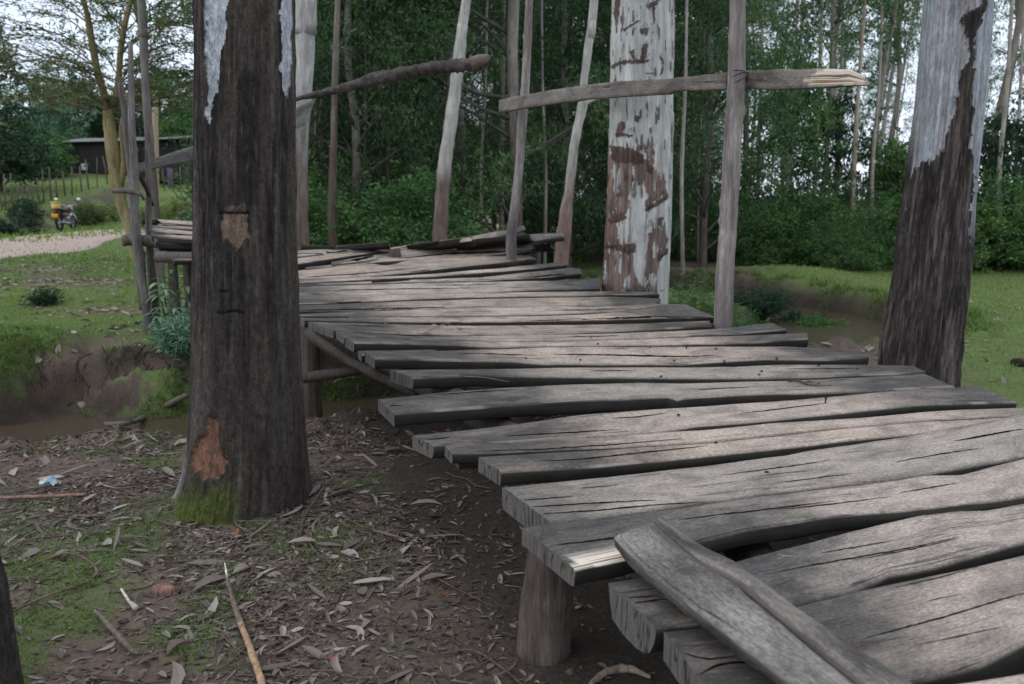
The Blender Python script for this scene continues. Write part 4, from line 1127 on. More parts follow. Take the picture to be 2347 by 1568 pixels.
sc = [((143,133),(160,118),(225,84),(228,92),(170,126),(150,140)), ((90,293),(140,268),(205,262),(270,264),(262,277),(200,280),(140,285),(100,300)),
      ((107,590),(193,592),(190,604),(120,606)), ((175,225),(200,222),(198,262),(182,262)), ((235,195),(258,192),(250,250),(238,268),(222,262)),
      ((218,125),(260,122),(255,150),(228,152)), ((245,325),(290,318),(270,335)), ((300,240),(322,262),(325,320),(308,330),(318,290)),
      ((95,640),(205,665),(240,690),(238,725),(130,722),(95,700)), ((245,940),(250,915),(345,860),(340,885)), ((85,970),(140,940),(165,965),(95,990)),
      ((150,1080),(190,1075),(198,1120),(160,1120)), ((300,960),(322,955),(318,1010),(302,1000)), ((245,20),(300,-5),(300,20),(258,45)), ((118,-20),(140,-20),(122,150),(105,60)),
      ((275,30),(290,30),(285,120),(278,90)), ((245,730),(285,745),(270,765),(248,752)), ((130,540),(160,540),(145,600),(122,600)), ((195,510),(222,512),(220,540),(200,540)),
      ((300,1130),(345,1100),(338,1125),(300,1150)), ((60,1075),(150,1090),(200,1100),(190,1120),(70,1100))]
for s_ in sc: bark_patch(Z7(*s_), .95, .014, .62)
# ragged stain of fine streaks beneath every scrap, and loose shreds elsewhere
shr = .8 * sstep(.67, .72, fbm(cyl[0] * 6.5, cyl[1] * 6.5, z * 2.6, 220, 4)) * sstep(2.6, .6, z)
col = mixc(col, shr * .8, [.14, .09, .07]); disp = disp + .006 * shr
rnd_scr = sstep(.67, .70, fbm(cyl[0] * 5.0 + z * 1.5, cyl[1] * 5.0, z * 9.0, 221, 3)) * sstep(.8, 1.6, z)
col = mixc(col, rnd_scr * .85, [.075, .05, .042]); disp = disp + .008 * rnd_scr
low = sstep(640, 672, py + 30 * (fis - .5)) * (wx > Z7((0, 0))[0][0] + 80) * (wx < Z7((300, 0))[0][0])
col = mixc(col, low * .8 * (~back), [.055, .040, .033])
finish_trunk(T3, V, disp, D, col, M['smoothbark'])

# --- the leaning trunk on the right
T4 = thing('eucalyptus_tree', 'leaning gum trunk on the right, pale blue-grey above and charred dark below', 'tree', (2.2, 4.45, 0))
OUT4 = [(-60,2131,2272),(0,2126,2268),(100,2117,2262),(207,2107.5,2254),(300,2100,2243),(388,2090,2232),(466,2078,2225),(540,2070,2217),(621,2061,2208),(720,2044,2198),(811,2030,2190),(870,2022,2184),(950,2010,2180),(1040,1990,2190)]
V, Cs, Rs, D, th = trunk_grid(OUT4, 4.45, 460, 260, 4, 7, 1, below=.35)
n, na = V.shape[:2]
px, py, back = pix(V, D); z = V[..., 2]
cyl = (np.cos(th)[None] * 2.2 + 0 * z, np.sin(th)[None] * 2.2 + 0 * z)
fis = fbm(cyl[0] * 8, cyl[1] * 8, z * 7, 301, 4); f2 = fbm(cyl[0] * 26, cyl[1] * 26, z * 14, 302, 3); big = fbm(cyl[0] * 2, cyl[1] * 2, z * 1.6, 303, 4)
disp = .002 * (fis - .5) + .018 * (big - .5)
col = np.zeros((n, na, 3)) + np.array([.33, .355, .375])
st = fbm(cyl[0] * 4.5, cyl[1] * 4.5, z * .5, 304, 4)
col = mixc(col, sstep(.42, .56, st) * .6, [.20, .205, .215])
col = mixc(col, sstep(.58, .66, st) * .6, [.48, .50, .51])
col = mixc(col, sstep(.60, .68, fbm(cyl[0] * 6, cyl[1] * 6, z * .8, 305, 3)) * .5, [.24, .17, .14])
wx, wy = px + 16 * (fbm(px * .06, py * .04, 0, 310, 4) - .5) + 12 * (fbm(px * .35, py * .12, 0, 312, 3) - .5), py + 30 * (fbm(px * .12, py * .05, 3, 311, 5) - .5) + 26 * (fbm(px * .45, py * .06, 0, 313, 3) - .5)
dark = inpoly(wx, wy, Z7((1250,1900),(1300,1450),(1370,1150),(1405,900),(1425,780),(1475,715),(1540,700),(1570,640),(1580,590),(1600,540),(1625,490),(1615,430),(1645,420),(1640,330),(1655,300),(1680,250),(1655,120),(1650,60),(1690,40),(1730,10),(1750,-80),(1765,-20),(1730,80),(1700,180),(1700,300),(1690,420),(1705,520),(1680,620),(1695,760),(1690,900),(1680,1000),(1672,1250),(1650,1500),(1620,1900))).astype(float)
darkb = sstep(2.0, 1.5, z + .5 * (big - .5))
dark = np.where(back, darkb, np.maximum(dark, sstep(1.35, 1.1, z + .2 * (fis - .5))))
dc = np.array([.042, .034, .030]) * ((.3 + 1.4 * fis) * (.5 + f2))[..., None]
dc = mixc(dc, sstep(.52, .64, fbm(cyl[0] * 4, cyl[1] * 4, z * 3, 306, 4)) * .7, [.145, .118, .10])
dc = mixc(dc, sstep(.60, .70, f2) * .3, [.20, .175, .16])
dc = mixc(dc, sstep(.50, .6, big) * .75 * sstep(1.0, 1.5, z), [.016, .014, .013])
col = col * (1 - dark[..., None]) + dc * dark[..., None]
disp = disp + dark * (.012 + .026 * (fis - .5) + .012 * (f2 - .5) + .02 * (big - .5))
finish_trunk(T4, V, disp, D, col, M['rightbark'])

# --- dark trunk edge in the lower left corner
T5 = thing('gnarled_tree', 'blackish gnarled trunk at the lower left edge, growing out of the litter', 'tree', (-1.25, 1.72, 0))
OUT5 = [(1040,-225,-62),(1140,-222,-38),(1250,-220,-16),(1350,-222,0),(1450,-226,10),(1568,-234,24),(1640,-242,36)]
V, Cs, Rs, D, th = trunk_grid(OUT5, 1.85, 130, 90, 5, 4, 1, below=.3)
n, na = V.shape[:2]; z = V[..., 2]
# lean away to the left above the frame
V[..., 0] -= .40 * .18 * np.log1p(np.exp((z - .70) / .18))
cyl = (np.cos(th)[None] * 2.2 + 0 * z, np.sin(th)[None] * 2.2 + 0 * z)
fis = fbm(cyl[0] * 5, cyl[1] * 5, z * 5, 401, 4)
col = np.array([.040, .034, .030]) * (.4 + 1.2 * fis)[..., None]
finish_trunk(T5, V, .03 * (fis - .5), D, col, M['bark'])

# ================================================================ foliage tools
def leaf_quads(P, d, Ln, Wd, rng, curl=.15):
    n = len(P)
    r = rng.normal(size=(n, 3))
    s = np.cross(d, r); s /= np.linalg.norm(s, axis=1)[:, None] + 1e-9
    nn = np.cross(d, s)
    L = (Ln * (.65 + .7 * rng.random(n)))[:, None]; W = (Wd * (.7 + .6 * rng.random(n)))[:, None]
    m = P + d * L * .45 + nn * L * curl * .3
    V = np.stack([P, m + s * W * .5, P + d * L, m - s * W * .5], 1).reshape(-1, 3)
    Q = np.arange(n * 4).reshape(-1, 4)
    return V, Q

def leaf_dirs(n, rng, droop):
    a = rng.random(n) * 2 * np.pi
    e = rng.normal(-droop, .5, n)
    return np.stack([np.cos(a) * np.cos(e), np.sin(a) * np.cos(e), np.sin(e)], 1)

def cloud(centers, sig, per, Ln, Wd, rng, droop=.6, sq=.75, hi=1.0):
    centers = np.asarray(centers, float)
    k = rng.integers(0, len(centers), per * len(centers))
    sg = np.broadcast_to(np.asarray(sig, float), (len(centers),))[k]
    # twigs: leaves are gathered in little tufts inside each clump
    nt = max(4, per // 14)
    toff = rng.normal(size=(len(centers), nt, 3)) * .8
    tt = toff[k, rng.integers(0, nt, len(k))]
    off = (tt + rng.normal(size=(len(k), 3)) * .22) * sg[:, None]
    off[:, 2] *= sq
    P = centers[k] + off
    V, Q = leaf_quads(P, leaf_dirs(len(k), rng, droop), Ln, Wd, rng)
    cl = rng.random(len(centers))[k] * .35 + .65 * rng.random(len(k))
    return V, Q, np.repeat(np.clip(cl * hi, 0, 1), 4)

def bark_tube(acc, P, R, seg, c, rng, jit=.15, n=None):
    C = spline(P, n or max(6, len(P) * 4)); rr = np.interp(np.linspace(0, 1, len(C)), np.linspace(0, 1, len(R)), R)
    V, Q, T = tube(C, rr, seg, jit, int(rng.integers(1e6)))
    cc = colattr(V, c, .3, 3, int(rng.integers(1e4)))
    acc.add(V, Q, T, col=cc)
    return C

def make_tree(name, label, cat, h, r0, crown, seed, tc=(.30, .27, .24), lc=(.12, .09, .075), leafmat='gum', group=None, lean=.03, branches=True, Ln=.15, Wd=.032, spread=1.0, droop=.7, per=120, bare_seg=9):
    """crown: list of (centre, sigma); prototype stands at the origin"""
    rng = np.random.default_rng(seed)
    root = thing(name, label, cat, (0, 0, 0), group)
    acc = Acc()
    a = rng.random() * 6.28
    P = [np.array([math.cos(a) * lean * h * (t ** 1.4) + rng.normal() * .012 * h * t * (1 - t) * 2, math.sin(a) * lean * h * (t ** 1.4) + rng.normal() * .012 * h * t * (1 - t) * 2, h * t]) for t in np.linspace(0, 1, 8)]
    P[0] = np.array([0, 0, -.3])
    C = spline(P, 40); R = np.interp(np.linspace(0, 1, 40), [0, .05, .5, 1], [r0 * 1.2, r0, r0 * .72, r0 * .12])
    V, Q, T = tube(C, R, bare_seg, .12, seed)
    f = fbm(V[:, 0] * 8, V[:, 1] * 8, V[:, 2] * 1.2, seed, 3)
    low = sstep(.34 * h, .12 * h, V[:, 2] + h * .22 * (f - .5)) if h > 5 else np.ones(len(V))
    c = np.array(tc)[None] * (1 - low[:, None]) + np.array(lc)[None] * low[:, None]
    c = c * (.7 + .6 * f[:, None])
    acc.add(V, Q, T, col=c)
    cen = np.array([q[0] for q in crown], float); sg = np.array([q[1] for q in crown], float)
    if branches:
        for q, s_ in zip(cen, sg):
            zt = np.clip(q[2] - .35 * np.hypot(q[0], q[1]) - .4, .1, h * .95)
            j = np.argmin(np.abs(C[:, 2] - zt)); b = C[j]
            mid = (b + q) / 2 + rng.normal(size=3) * .08 * np.linalg.norm(q - b)
            bark_tube(acc, [b, mid, q], [R[j] * .35 + .008, R[j] * .2 + .006, .005], 5, np.array(tc) * .35, rng, n=7)
    acc.build('trunk', M['smoothbark'], root)
    V, Q, rv = cloud(cen, sg, per, Ln, Wd, rng, droop)
    mesh('crown', V, Q, M[leafmat], root, attrs={'rnd': rv}, smooth=False)
    return root

def dup(root, loc, rz=0, sc=1.0, label=None):
    r = root.copy(); COL.objects.link(r)
    r.location = loc; r.rotation_euler = (0, 0, rz); r.scale = (sc, sc, sc) if np.isscalar(sc) else sc
    if label: r['label'] = label
    for ch in list(root.children):
        c = ch.copy(); COL.objects.link(c); c.parent = r
        for g in ch.children:
            d = g.copy(); COL.objects.link(d); d.parent = c
    return r

def crown_column(rng, h, z0, rad, n, sig, top=.8):
    out = []
    for i in range(n):
        t = (i + rng.random()) / n
        z = z0 + (h - z0) * t
        rr = rad * (1 - top * t ** 2) * math.sqrt(rng.random()) * 1.1
        a = rng.random() * 6.28
        out.append(((rr * math.cos(a), rr * math.sin(a), z), sig * (.7 + .6 * rng.random())))
    return out

def place(px, D):
    X = (px - CX) / FP * D
    return X, D

_first = {}
def plant_from(proto, locs, labels=None):
    """locs: (x, y, rz, scale); the first moves the prototype itself"""
    out = []
    for i, (x, y, rz, s) in enumerate(locs):
        z = hz(x, y) - .05
        if i == 0:
            o = proto; o.location = (x, y, z); o.rotation_euler = (0, 0, rz); o.scale = (s, s, s)
        else:
            o = dup(proto, (x, y, z), rz, s)
        if labels: o['label'] = labels[i % len(labels)]
        out.append(o)
    return out

HC1 = [(T1, 1), (T3, 2), (T4, 3)]
for r_, k_ in HC1:
    tr_ = r_.children[0].data; vv_ = np.zeros(len(tr_.vertices) * 3); tr_.vertices.foreach_get('co', vv_); vv_ = vv_.reshape(-1, 3)[-60:] + np.array(r_.location)
    high_crown(r_, vv_[None], 40 + k_)

# ---------------------------------------------------------------- forest wall behind the bridge
R_ = np.random.default_rng(77)
protosB = []
for k in range(4):
    rg = np.random.default_rng(500 + k)
    hgt = 9.0 + k
    cr = crown_column(rg, hgt, 1.1, 1.8, 38, .42, .35)
    protosB.append(make_tree('eucalyptus_tree', 'leafy dark green eucalyptus in the dense stand behind the bridge', 'tree', hgt, .10, cr, 600 + k, leafmat='gum', group='eucalyptus trees of the dense stand behind the bridge', per=520, Ln=.115, Wd=.026))
spots = []
for D0, step in ((14.5, 190), (16.5, 125), (19, 105), (24, 95), (31, 85), (42, 75)):
    x0, x1 = (700, 1560) if D0 < 13 else ((660, 1640) if D0 < 17 else ((640, 1680) if D0 < 20 else (600, 1640)))
    for pxx in np.arange(x0, x1, step):
        q = pxx + R_.uniform(-.35, .35) * step; d = D0 * R_.uniform(.93, 1.09)
        if d < 14 and abs(q - 860) < 75: continue
        X, Y = place(q, d)
        dd, _s = stream_dist(np.array([X]), np.array([Y]))
        if dd[0] < .8: continue
        spots.append((X, Y, R_.uniform(0, 6.28), R_.uniform(.85, 1.15)))
for k in range(4):
    plant_from(protosB[k], spots[k::4])

# ---------------------------------------------------------------- thin stand on the right, with sky between
protosA = []
for k in range(4):
    rg = np.random.default_rng(700 + k)
    hgt = 17.0 + 1.5 * k
    cr = crown_column(rg, hgt, 5.4 + k * .6, 1.5, 26, .52, .5)
    protosA.append(make_tree('eucalyptus_tree', 'tall slender pale-trunked eucalyptus in the plantation beyond the lawn', 'tree', hgt, .085, cr, 720 + k, tc=(.34, .29, .25), lc=(.24, .19, .155), leafmat='gum', group='slender eucalyptus trees of the plantation on the right', per=330, Ln=.17, Wd=.038))
spots = []
for D0, step, x0, x1 in ((26, 210, 1640, 2600), (33, 150, 1600, 2600), (42, 120, 1560, 2560), (55, 115, 1500, 2560), (72, 105, 1500, 2560)):
    for pxx in np.arange(x0, x1, step):
        q = pxx + R_.uniform(-.4, .4) * step; d = D0 * R_.uniform(.9, 1.1)
        X, Y = place(q, d)
        if (2020 < q < 2110 and D0 < 50) or (D0 > 50 and 1640 < q < 1700): continue
        spots.append((X, Y, R_.uniform(0, 6.28), R_.uniform(.8, 1.2)))
for k in range(4):
    plant_from(protosA[k], spots[k::4])

# measured single trunks
def slim(pts, Y, label, tc, lc, seed, crown_z=(6, 11), n=18, rad=1.3, extra=6.0, fork=None, group=None, lowz=None, cat='tree', name='eucalyptus_tree'):
    rng = np.random.default_rng(seed)
    C, R = [], []
    for (x, y, w) in pts:
        a = at_d(x - w / 2, y, Y); b = at_d(x + w / 2, y, Y); C.append((a + b) / 2); R.append(np.linalg.norm(b - a) / 2)
    C = C[::-1]; R = R[::-1]
    g = hz(C[0][0], C[0][1])
    root = thing(name, label, cat, (C[0][0], C[0][1], g), group)
    if C[0][2] > g - .1:
        C.insert(0, np.array([C[0][0], C[0][1], g - .2])); R.insert(0, R[0] * 1.1)
    d = C[-1] - C[-2]; d /= np.linalg.norm(d)
    C.append(C[-1] + d * extra); R.append(R[-1] * .4)
    n_ = 60
    Cs = spline(C, n_); Rs = np.interp(np.linspace(0, 1, n_), np.linspace(0, 1, len(R)), R)
    V, Q, T = tube(Cs, Rs, 16, .14, seed)
    f = fbm(V[:, 0] * 14, V[:, 1] * 14, V[:, 2] * 1.6, seed, 4)
    lz = lowz if lowz is not None else 2.0
    low = sstep(lz + .5, lz - .5, V[:, 2] + 1.6 * (f - .5))[:, None]
    c = (np.array(tc) * (1 - low) + np.array(lc) * low) * (.65 + .7 * f[:, None])
    acc = Acc(); acc.add(V, Q, T, col=c)
    if fork:
        bark_tube(acc, [at_d(a, b, Y) for a, b, w in fork], [w / 2 / FP * Y for a, b, w in fork], 9, tc, rng)
    cr = []
    for i in range(n):
        t = (i + rng.random()) / n; z = crown_z[0] + (crown_z[1] - crown_z[0]) * t
        j = np.argmin(np.abs(Cs[:, 2] - z)); a = rng.random() * 6.28; rr = rad * math.sqrt(rng.random())
        q = Cs[j] + np.array([rr * math.cos(a), rr * math.sin(a), z - Cs[j][2]])
        cr.append((q, .45)); bark_tube(acc, [Cs[j] - [0, 0, .3], (Cs[j] + q) / 2, q], [.014, .010, .004], 5, np.array(tc) * .3, rng, n=5)
    acc.build('trunk', M['smoothbark'], root)
    V, Q, rv = cloud([q[0] for q in cr], .45, 200, .16, .035, rng)
    mesh('crown', V, Q, M['gum'], root, attrs={'rnd': rv}, smooth=False)
    return root

WH, BR = (.47, .44, .40), (.17, .12, .095)
slim([(1072,-20,22),(1060,60,24),(1050,150,27),(1040,230,28),(1030,300,29),(1022,360,30),(1014,450,32),(1008,548,34)], 11.5, 'gum trunk white above, brown below, behind the end of the rough branch rail', WH, BR, 811, lowz=2.0)
slim([(1364,-20,19),(1357,50,20),(1347,120,19),(1338,190,18),(1336,235,22),(1322,300,20),(1312,370,21),(1304,440,24),(1294,520,32),(1286,600,36)], 9.8, 'forked pale gum tree just left of the thick white trunk, brown at its foot', WH, (.22, .15, .12), 812, lowz=1.75, fork=[(1336,240,12),(1352,232,9),(1380,222,6),(1420,205,4)], crown_z=(5.5, 9))
slim([(775,-20,13),(770,120,14),(766,260,15),(763,400,18),(762,480,20),(763,560,23)], 12.2, 'thin brown gum tree between the mottled trunk and the brown-footed white one', (.22, .19, .165), (.12, .085, .065), 813, lowz=2.8)
slim([(701,-20,48),(701,0,48),(698,194,39),(690,310,32),(690,430,31),(691,560,34)], 8.9, 'grey and brown mottled gum tree close behind the dark trunk, board nailed to it', (.42, .40, .38), (.155, .115, .095), 814, lowz=2.1, crown_z=(6, 10))
slim([(322,-20,19),(328,60,19),(332,160,17),(338,260,18),(344,340,18),(350,420,20),(356,500,22)], 10.5, 'straight grey-brown gum tree behind the thin bridge poles on the left', (.20, .18, .165), (.13, .105, .09), 815, lowz=2.6, crown_z=(3.9, 7), n=9, rad=.8)
slim([(1975,100,8),(1968,200,9),(1960,330,10),(1955,450,10),(1952,540,11),(1948,640,12)], 21, 'slender pinkish gum tree standing alone in front of the bushes beyond the lawn', (.42, .33, .27), (.33, .25, .2), 816, extra=9, crown_z=(5, 13), lowz=.8)
slim([(2057,90,8),(2035,230,8),(2018,340,8),(2006,430,8),(2000,560,8)], 30, 'thin leaning pale gum tree in the sky gap right of the broken rail end', (.36, .32, .28), (.3, .25, .2), 817, extra=8, crown_z=(8, 15), lowz=.8)
slim([(2070,160,7),(2050,260,7),(2030,370,7),(2018,470,7),(2012,600,7)], 34, 'thin grey gum tree immediately left of the leaning charred trunk, in the sky gap', (.34, .31, .28), (.3, .25, .2), 818, extra=8, crown_z=(9, 16), lowz=.8)
for i, (x, w, D0, y0) in enumerate(((890, 9, 15, 400), (835, 7, 14.5, 440), (871, 6, 15.5, 430), (1628, 7, 22, 430))):
    slim([(x + 3, y0 - 420, w * .7), (x + 2, y0 - 200, w * .85), (x, y0, w), (x - 2, 600, w)], D0, 'spindly brown sapling trunk among the undergrowth behind the bridge', (.17, .14, .12), (.13, .10, .08), 830 + i, extra=2, crown_z=(4.5, 7), n=8, rad=.8, group='sapling trunks in the undergrowth')

for i, (x, w, D0, le) in enumerate(((722, 9, 15.5, 6), (938, 10, 16, -8), (1105, 8, 15, 10), (1150, 12, 17, 4), (1248, 8, 16, -6), (1565, 9, 15, 8), (1600, 7, 19, 14), (1735, 9, 22, 12), (1815, 8, 24, 10), (1868, 10, 23, 14), (1915, 8, 25, 16), (2002, 8, 21, 18), (2290, 11, 19, 26), (2325, 8, 22, 20))):
    slim([(x + le * 1.2, -30, w * .7), (x + le * .7, 200, w * .85), (x + 3 * math.sin(i * 2.1), 400, w), (x, 620, w * 1.1)], D0, 'thin pale gum stem standing at the edge of the forest', (.36, .32, .28), (.24, .19, .155), 860 + i, extra=5, crown_z=(6.5, 11), n=7, rad=.9, group='thin gum stems along the forest edge', lowz=1.2)

# ---------------------------------------------------------------- bushes and undergrowth
def bush_proto(name, label, seed, w, h, n, sig, per, leafmat='bushleaf', Ln=.10, Wd=.035, group=None, cat='bush', droop=.2):
    rng = np.random.default_rng(seed)
    root = thing(name, label, cat, (0, 0, 0), group)
    cs = []
    acc = Acc()
    for i in range(n):
        a = rng.random() * 6.28; rr = w * math.sqrt(rng.random()) * .9; z = h * (.15 + .8 * rng.random()) * (1 - .45 * (rr / w) ** 2)
        q = np.array([rr * math.cos(a), rr * math.sin(a), z]); cs.append(q)
        b = q * np.array([.15, .15, 0]) + np.array([0, 0, -.1])
        bark_tube(acc, [b, (b + q) / 2 + rng.normal(size=3) * .06, q], [.022, .014, .005], 5, (.13, .10, .08), rng, n=6)
    acc.build('stem', M['smoothbark'], root)
    V, Q, rv = cloud(cs, sig, per, Ln, Wd, rng, droop)
    mesh('foliage', V, Q, M[leafmat], root, attrs={'rnd': rv}, smooth=False)
    return root

bp = [bush_proto('bush', 'rounded green bush in the thicket under the eucalyptus trees', 900 + k, 1.0 + .25 * k, 1.3 + .3 * k, 26, .26, 330, group='bushes of the thicket under the eucalyptus trees', leafmat='bushleaf', Ln=.08, Wd=.03) for k in range(3)]
sp = []
for D0, step, x0, x1 in ((13.2, 85, 700, 1010), (17, 90, 720, 1300), (20, 120, 1180, 1700), (19.5, 80, 1760, 2600), (22.5, 75, 1700, 2600), (27, 70, 1650, 2600), (34, 60, 1640, 2600)):
    for pxx in np.arange(x0, x1, step):
        q = pxx + R_.uniform(-.4, .4) * step; d = D0 * R_.uniform(.94, 1.06); X, Y = place(q, d)
        dd, _s = stream_dist(np.array([X]), np.array([Y]))
        if dd[0] < .9: continue
        sp.append((X, Y, R_.uniform(0, 6.28), R_.uniform(.7, 1.45)))
for k in range(3): plant_from(bp[k], sp[k::3])

# tall vine-draped mass right of the middle
rg = np.random.default_rng(950)
for i, (x, D0, h_, w_, lab) in enumerate(((1790, 21, 5.2, 1.4, 'tall vine-draped tree clump behind the lawn, left of the lone slender gum'), (1900, 24, 4.6, 1.5, 'bulky dark shrub tree behind the lone slender gum'), (2250, 20, 3.6, 1.4, 'dark bushy tree behind the leaning charred trunk'), (2060, 22, 3.0, 1.2, 'mid-green shrub tree left of the leaning charred trunk beyond the lawn'))):
    cr = crown_column(np.random.default_rng(960 + i), h_, .3, w_, 46, .36, .75)
    o = make_tree('broadleaf_tree', lab, 'tree', h_, .07, cr, 970 + i, leafmat='bushleaf' if i in (0, 3) else 'darkleaf', per=300, Ln=.12, Wd=.05, droop=.9)
    X, Y = place(x, D0); o.location = (X, Y, hz(X, Y) - .05)

# feathery bush between white trunk and rail pole
def feathery(name, label, loc, h, w, n, seed, mat='bushleaf'):
    rng = np.random.default_rng(seed)
    root = thing(name, label, 'bush', loc)
    acc, lv = Acc(), Acc()
    for i in range(n):
        a = rng.random() * 6.28; t = math.sqrt(rng.random()); top = np.array([w * t * math.cos(a), w * t * math.sin(a), h * (.45 + .55 * rng.random()) * (1 - .3 * t)]) + loc
        b = np.array([loc[0] + .12 * w * math.cos(a), loc[1] + .12 * w * math.sin(a), loc[2] - .1])
        C = bark_tube(acc, [b, b * .4 + top * .6 + [0, 0, .1 * h], top], [.009, .006, .002], 4, (.11, .10, .07), rng, n=10)
        k = rng.integers(3, len(C), 90); P = C[k] + rng.normal(size=(90, 3)) * [.05, .05, .03]
        d = leaf_dirs(90, rng, .1); V, Q = leaf_quads(P, d, .10, .012, rng); lv.add(V, Q, rnd=np.repeat(rng.random(90) * .8, 4))
    acc.build('stem', M['smoothbark'], root); lv.build('foliage', M[mat], root, smooth=False)
    return root
X, Y = place(1590, 7.3)
feathery('bush', 'feathery green bush between the white gum trunk and the tall rail pole', np.array([X, Y, hz(X, Y)]), 1.25, .38, 70, 41)
X, Y = place(1655, 9.5)
feathery('bush', 'low feathery bush right of the tall rail pole above the stream', np.array([X + .2, Y, hz(X, Y)]), .55, .4, 40, 42)
for i, (x, D0, h_, w_, m_, lab) in enumerate(((1745, 10.8, .42, .45, 'darkleaf', 'dark scrub overhanging the stream right of the tall rail pole'), (1830, 11.3, .36, .4, 'darkleaf', 'low grey-green scrub on the stream bank, middle of the three beyond the rail pole'), (1890, 10.9, .34, .35, 'bushleaf', 'scrub tuft at the edge of the lawn where the stream bends'))):
    X, Y = place(x, D0); feathery('scrub_bush', lab, np.array([X, Y, hz(X, Y)]), h_, w_, 40, 50 + i, m_)

# ---------------------------------------------------------------- left background trees
def blob_crown(rng, rx, rz, z0, n, sig):
    out = []
    for i in range(n):
        v = rng.normal(size=3); v /= np.linalg.norm(v); v *= rng.random() ** .4
        out.append(((v[0] * rx, v[1] * rx, z0 + rz + v[2] * rz), sig * (.7 + .6 * rng.random())))
    return out
for i, (x, D0, h_, rx, z0, mat_, lab) in enumerate((
        (-60, 38, 9.6, 3.4, 1.0, 'darkleaf', 'big dark broadleaf tree at the left edge, tallest behind the fence'),
        (20, 44, 5.0, 2.4, .4, 'darkleaf', 'rounded dark tree left of the timber shed'),
        (150, 62, 7.2, 3.0, .6, 'silverleaf', 'grey-green spreading tree behind the left end of the shed roof'),
        (215, 66, 6.6, 2.6, .3, 'darkleaf', 'dark tree standing behind the middle of the timber shed'),
        (395, 64, 7.6, 3.0, .4, 'darkleaf', 'dark round tree behind the right end of the timber shed'),
        (450, 58, 7.8, 2.6, .5, 'bushleaf', 'lighter green tree right of the shed, beside the dark trunk'),
        (300, 70, 6.2, 3.0, .3, 'bushleaf', 'pale green tree behind the shed, seen between the poles'),
        (110, 52, 2.6, 1.6, .1, 'bushleaf', 'light green shrub against the left wall of the shed'))):
    rg = np.random.default_rng(1000 + i)
    o = make_tree('broadleaf_tree', lab, 'tree', h_ * .8, .16, blob_crown(rg, rx, (h_ - z0) / 2, z0, 60, .55), 1010 + i, leafmat=mat_, per=230, Ln=.24, Wd=.09, droop=.3)
    X, Y = place(x, D0); o.location = (X, Y, hz(X, Y) - .1)
# tufted crown seen through the acacia
slim([(300,-40,12),(318,40,14),(330,140,14)], 19, 'leafy gum crown hanging above the shed behind the acacia', (.2, .17, .14), (.15, .12, .1), 1101, extra=1.5, crown_z=(4.4, 6.6), n=9, rad=.9)

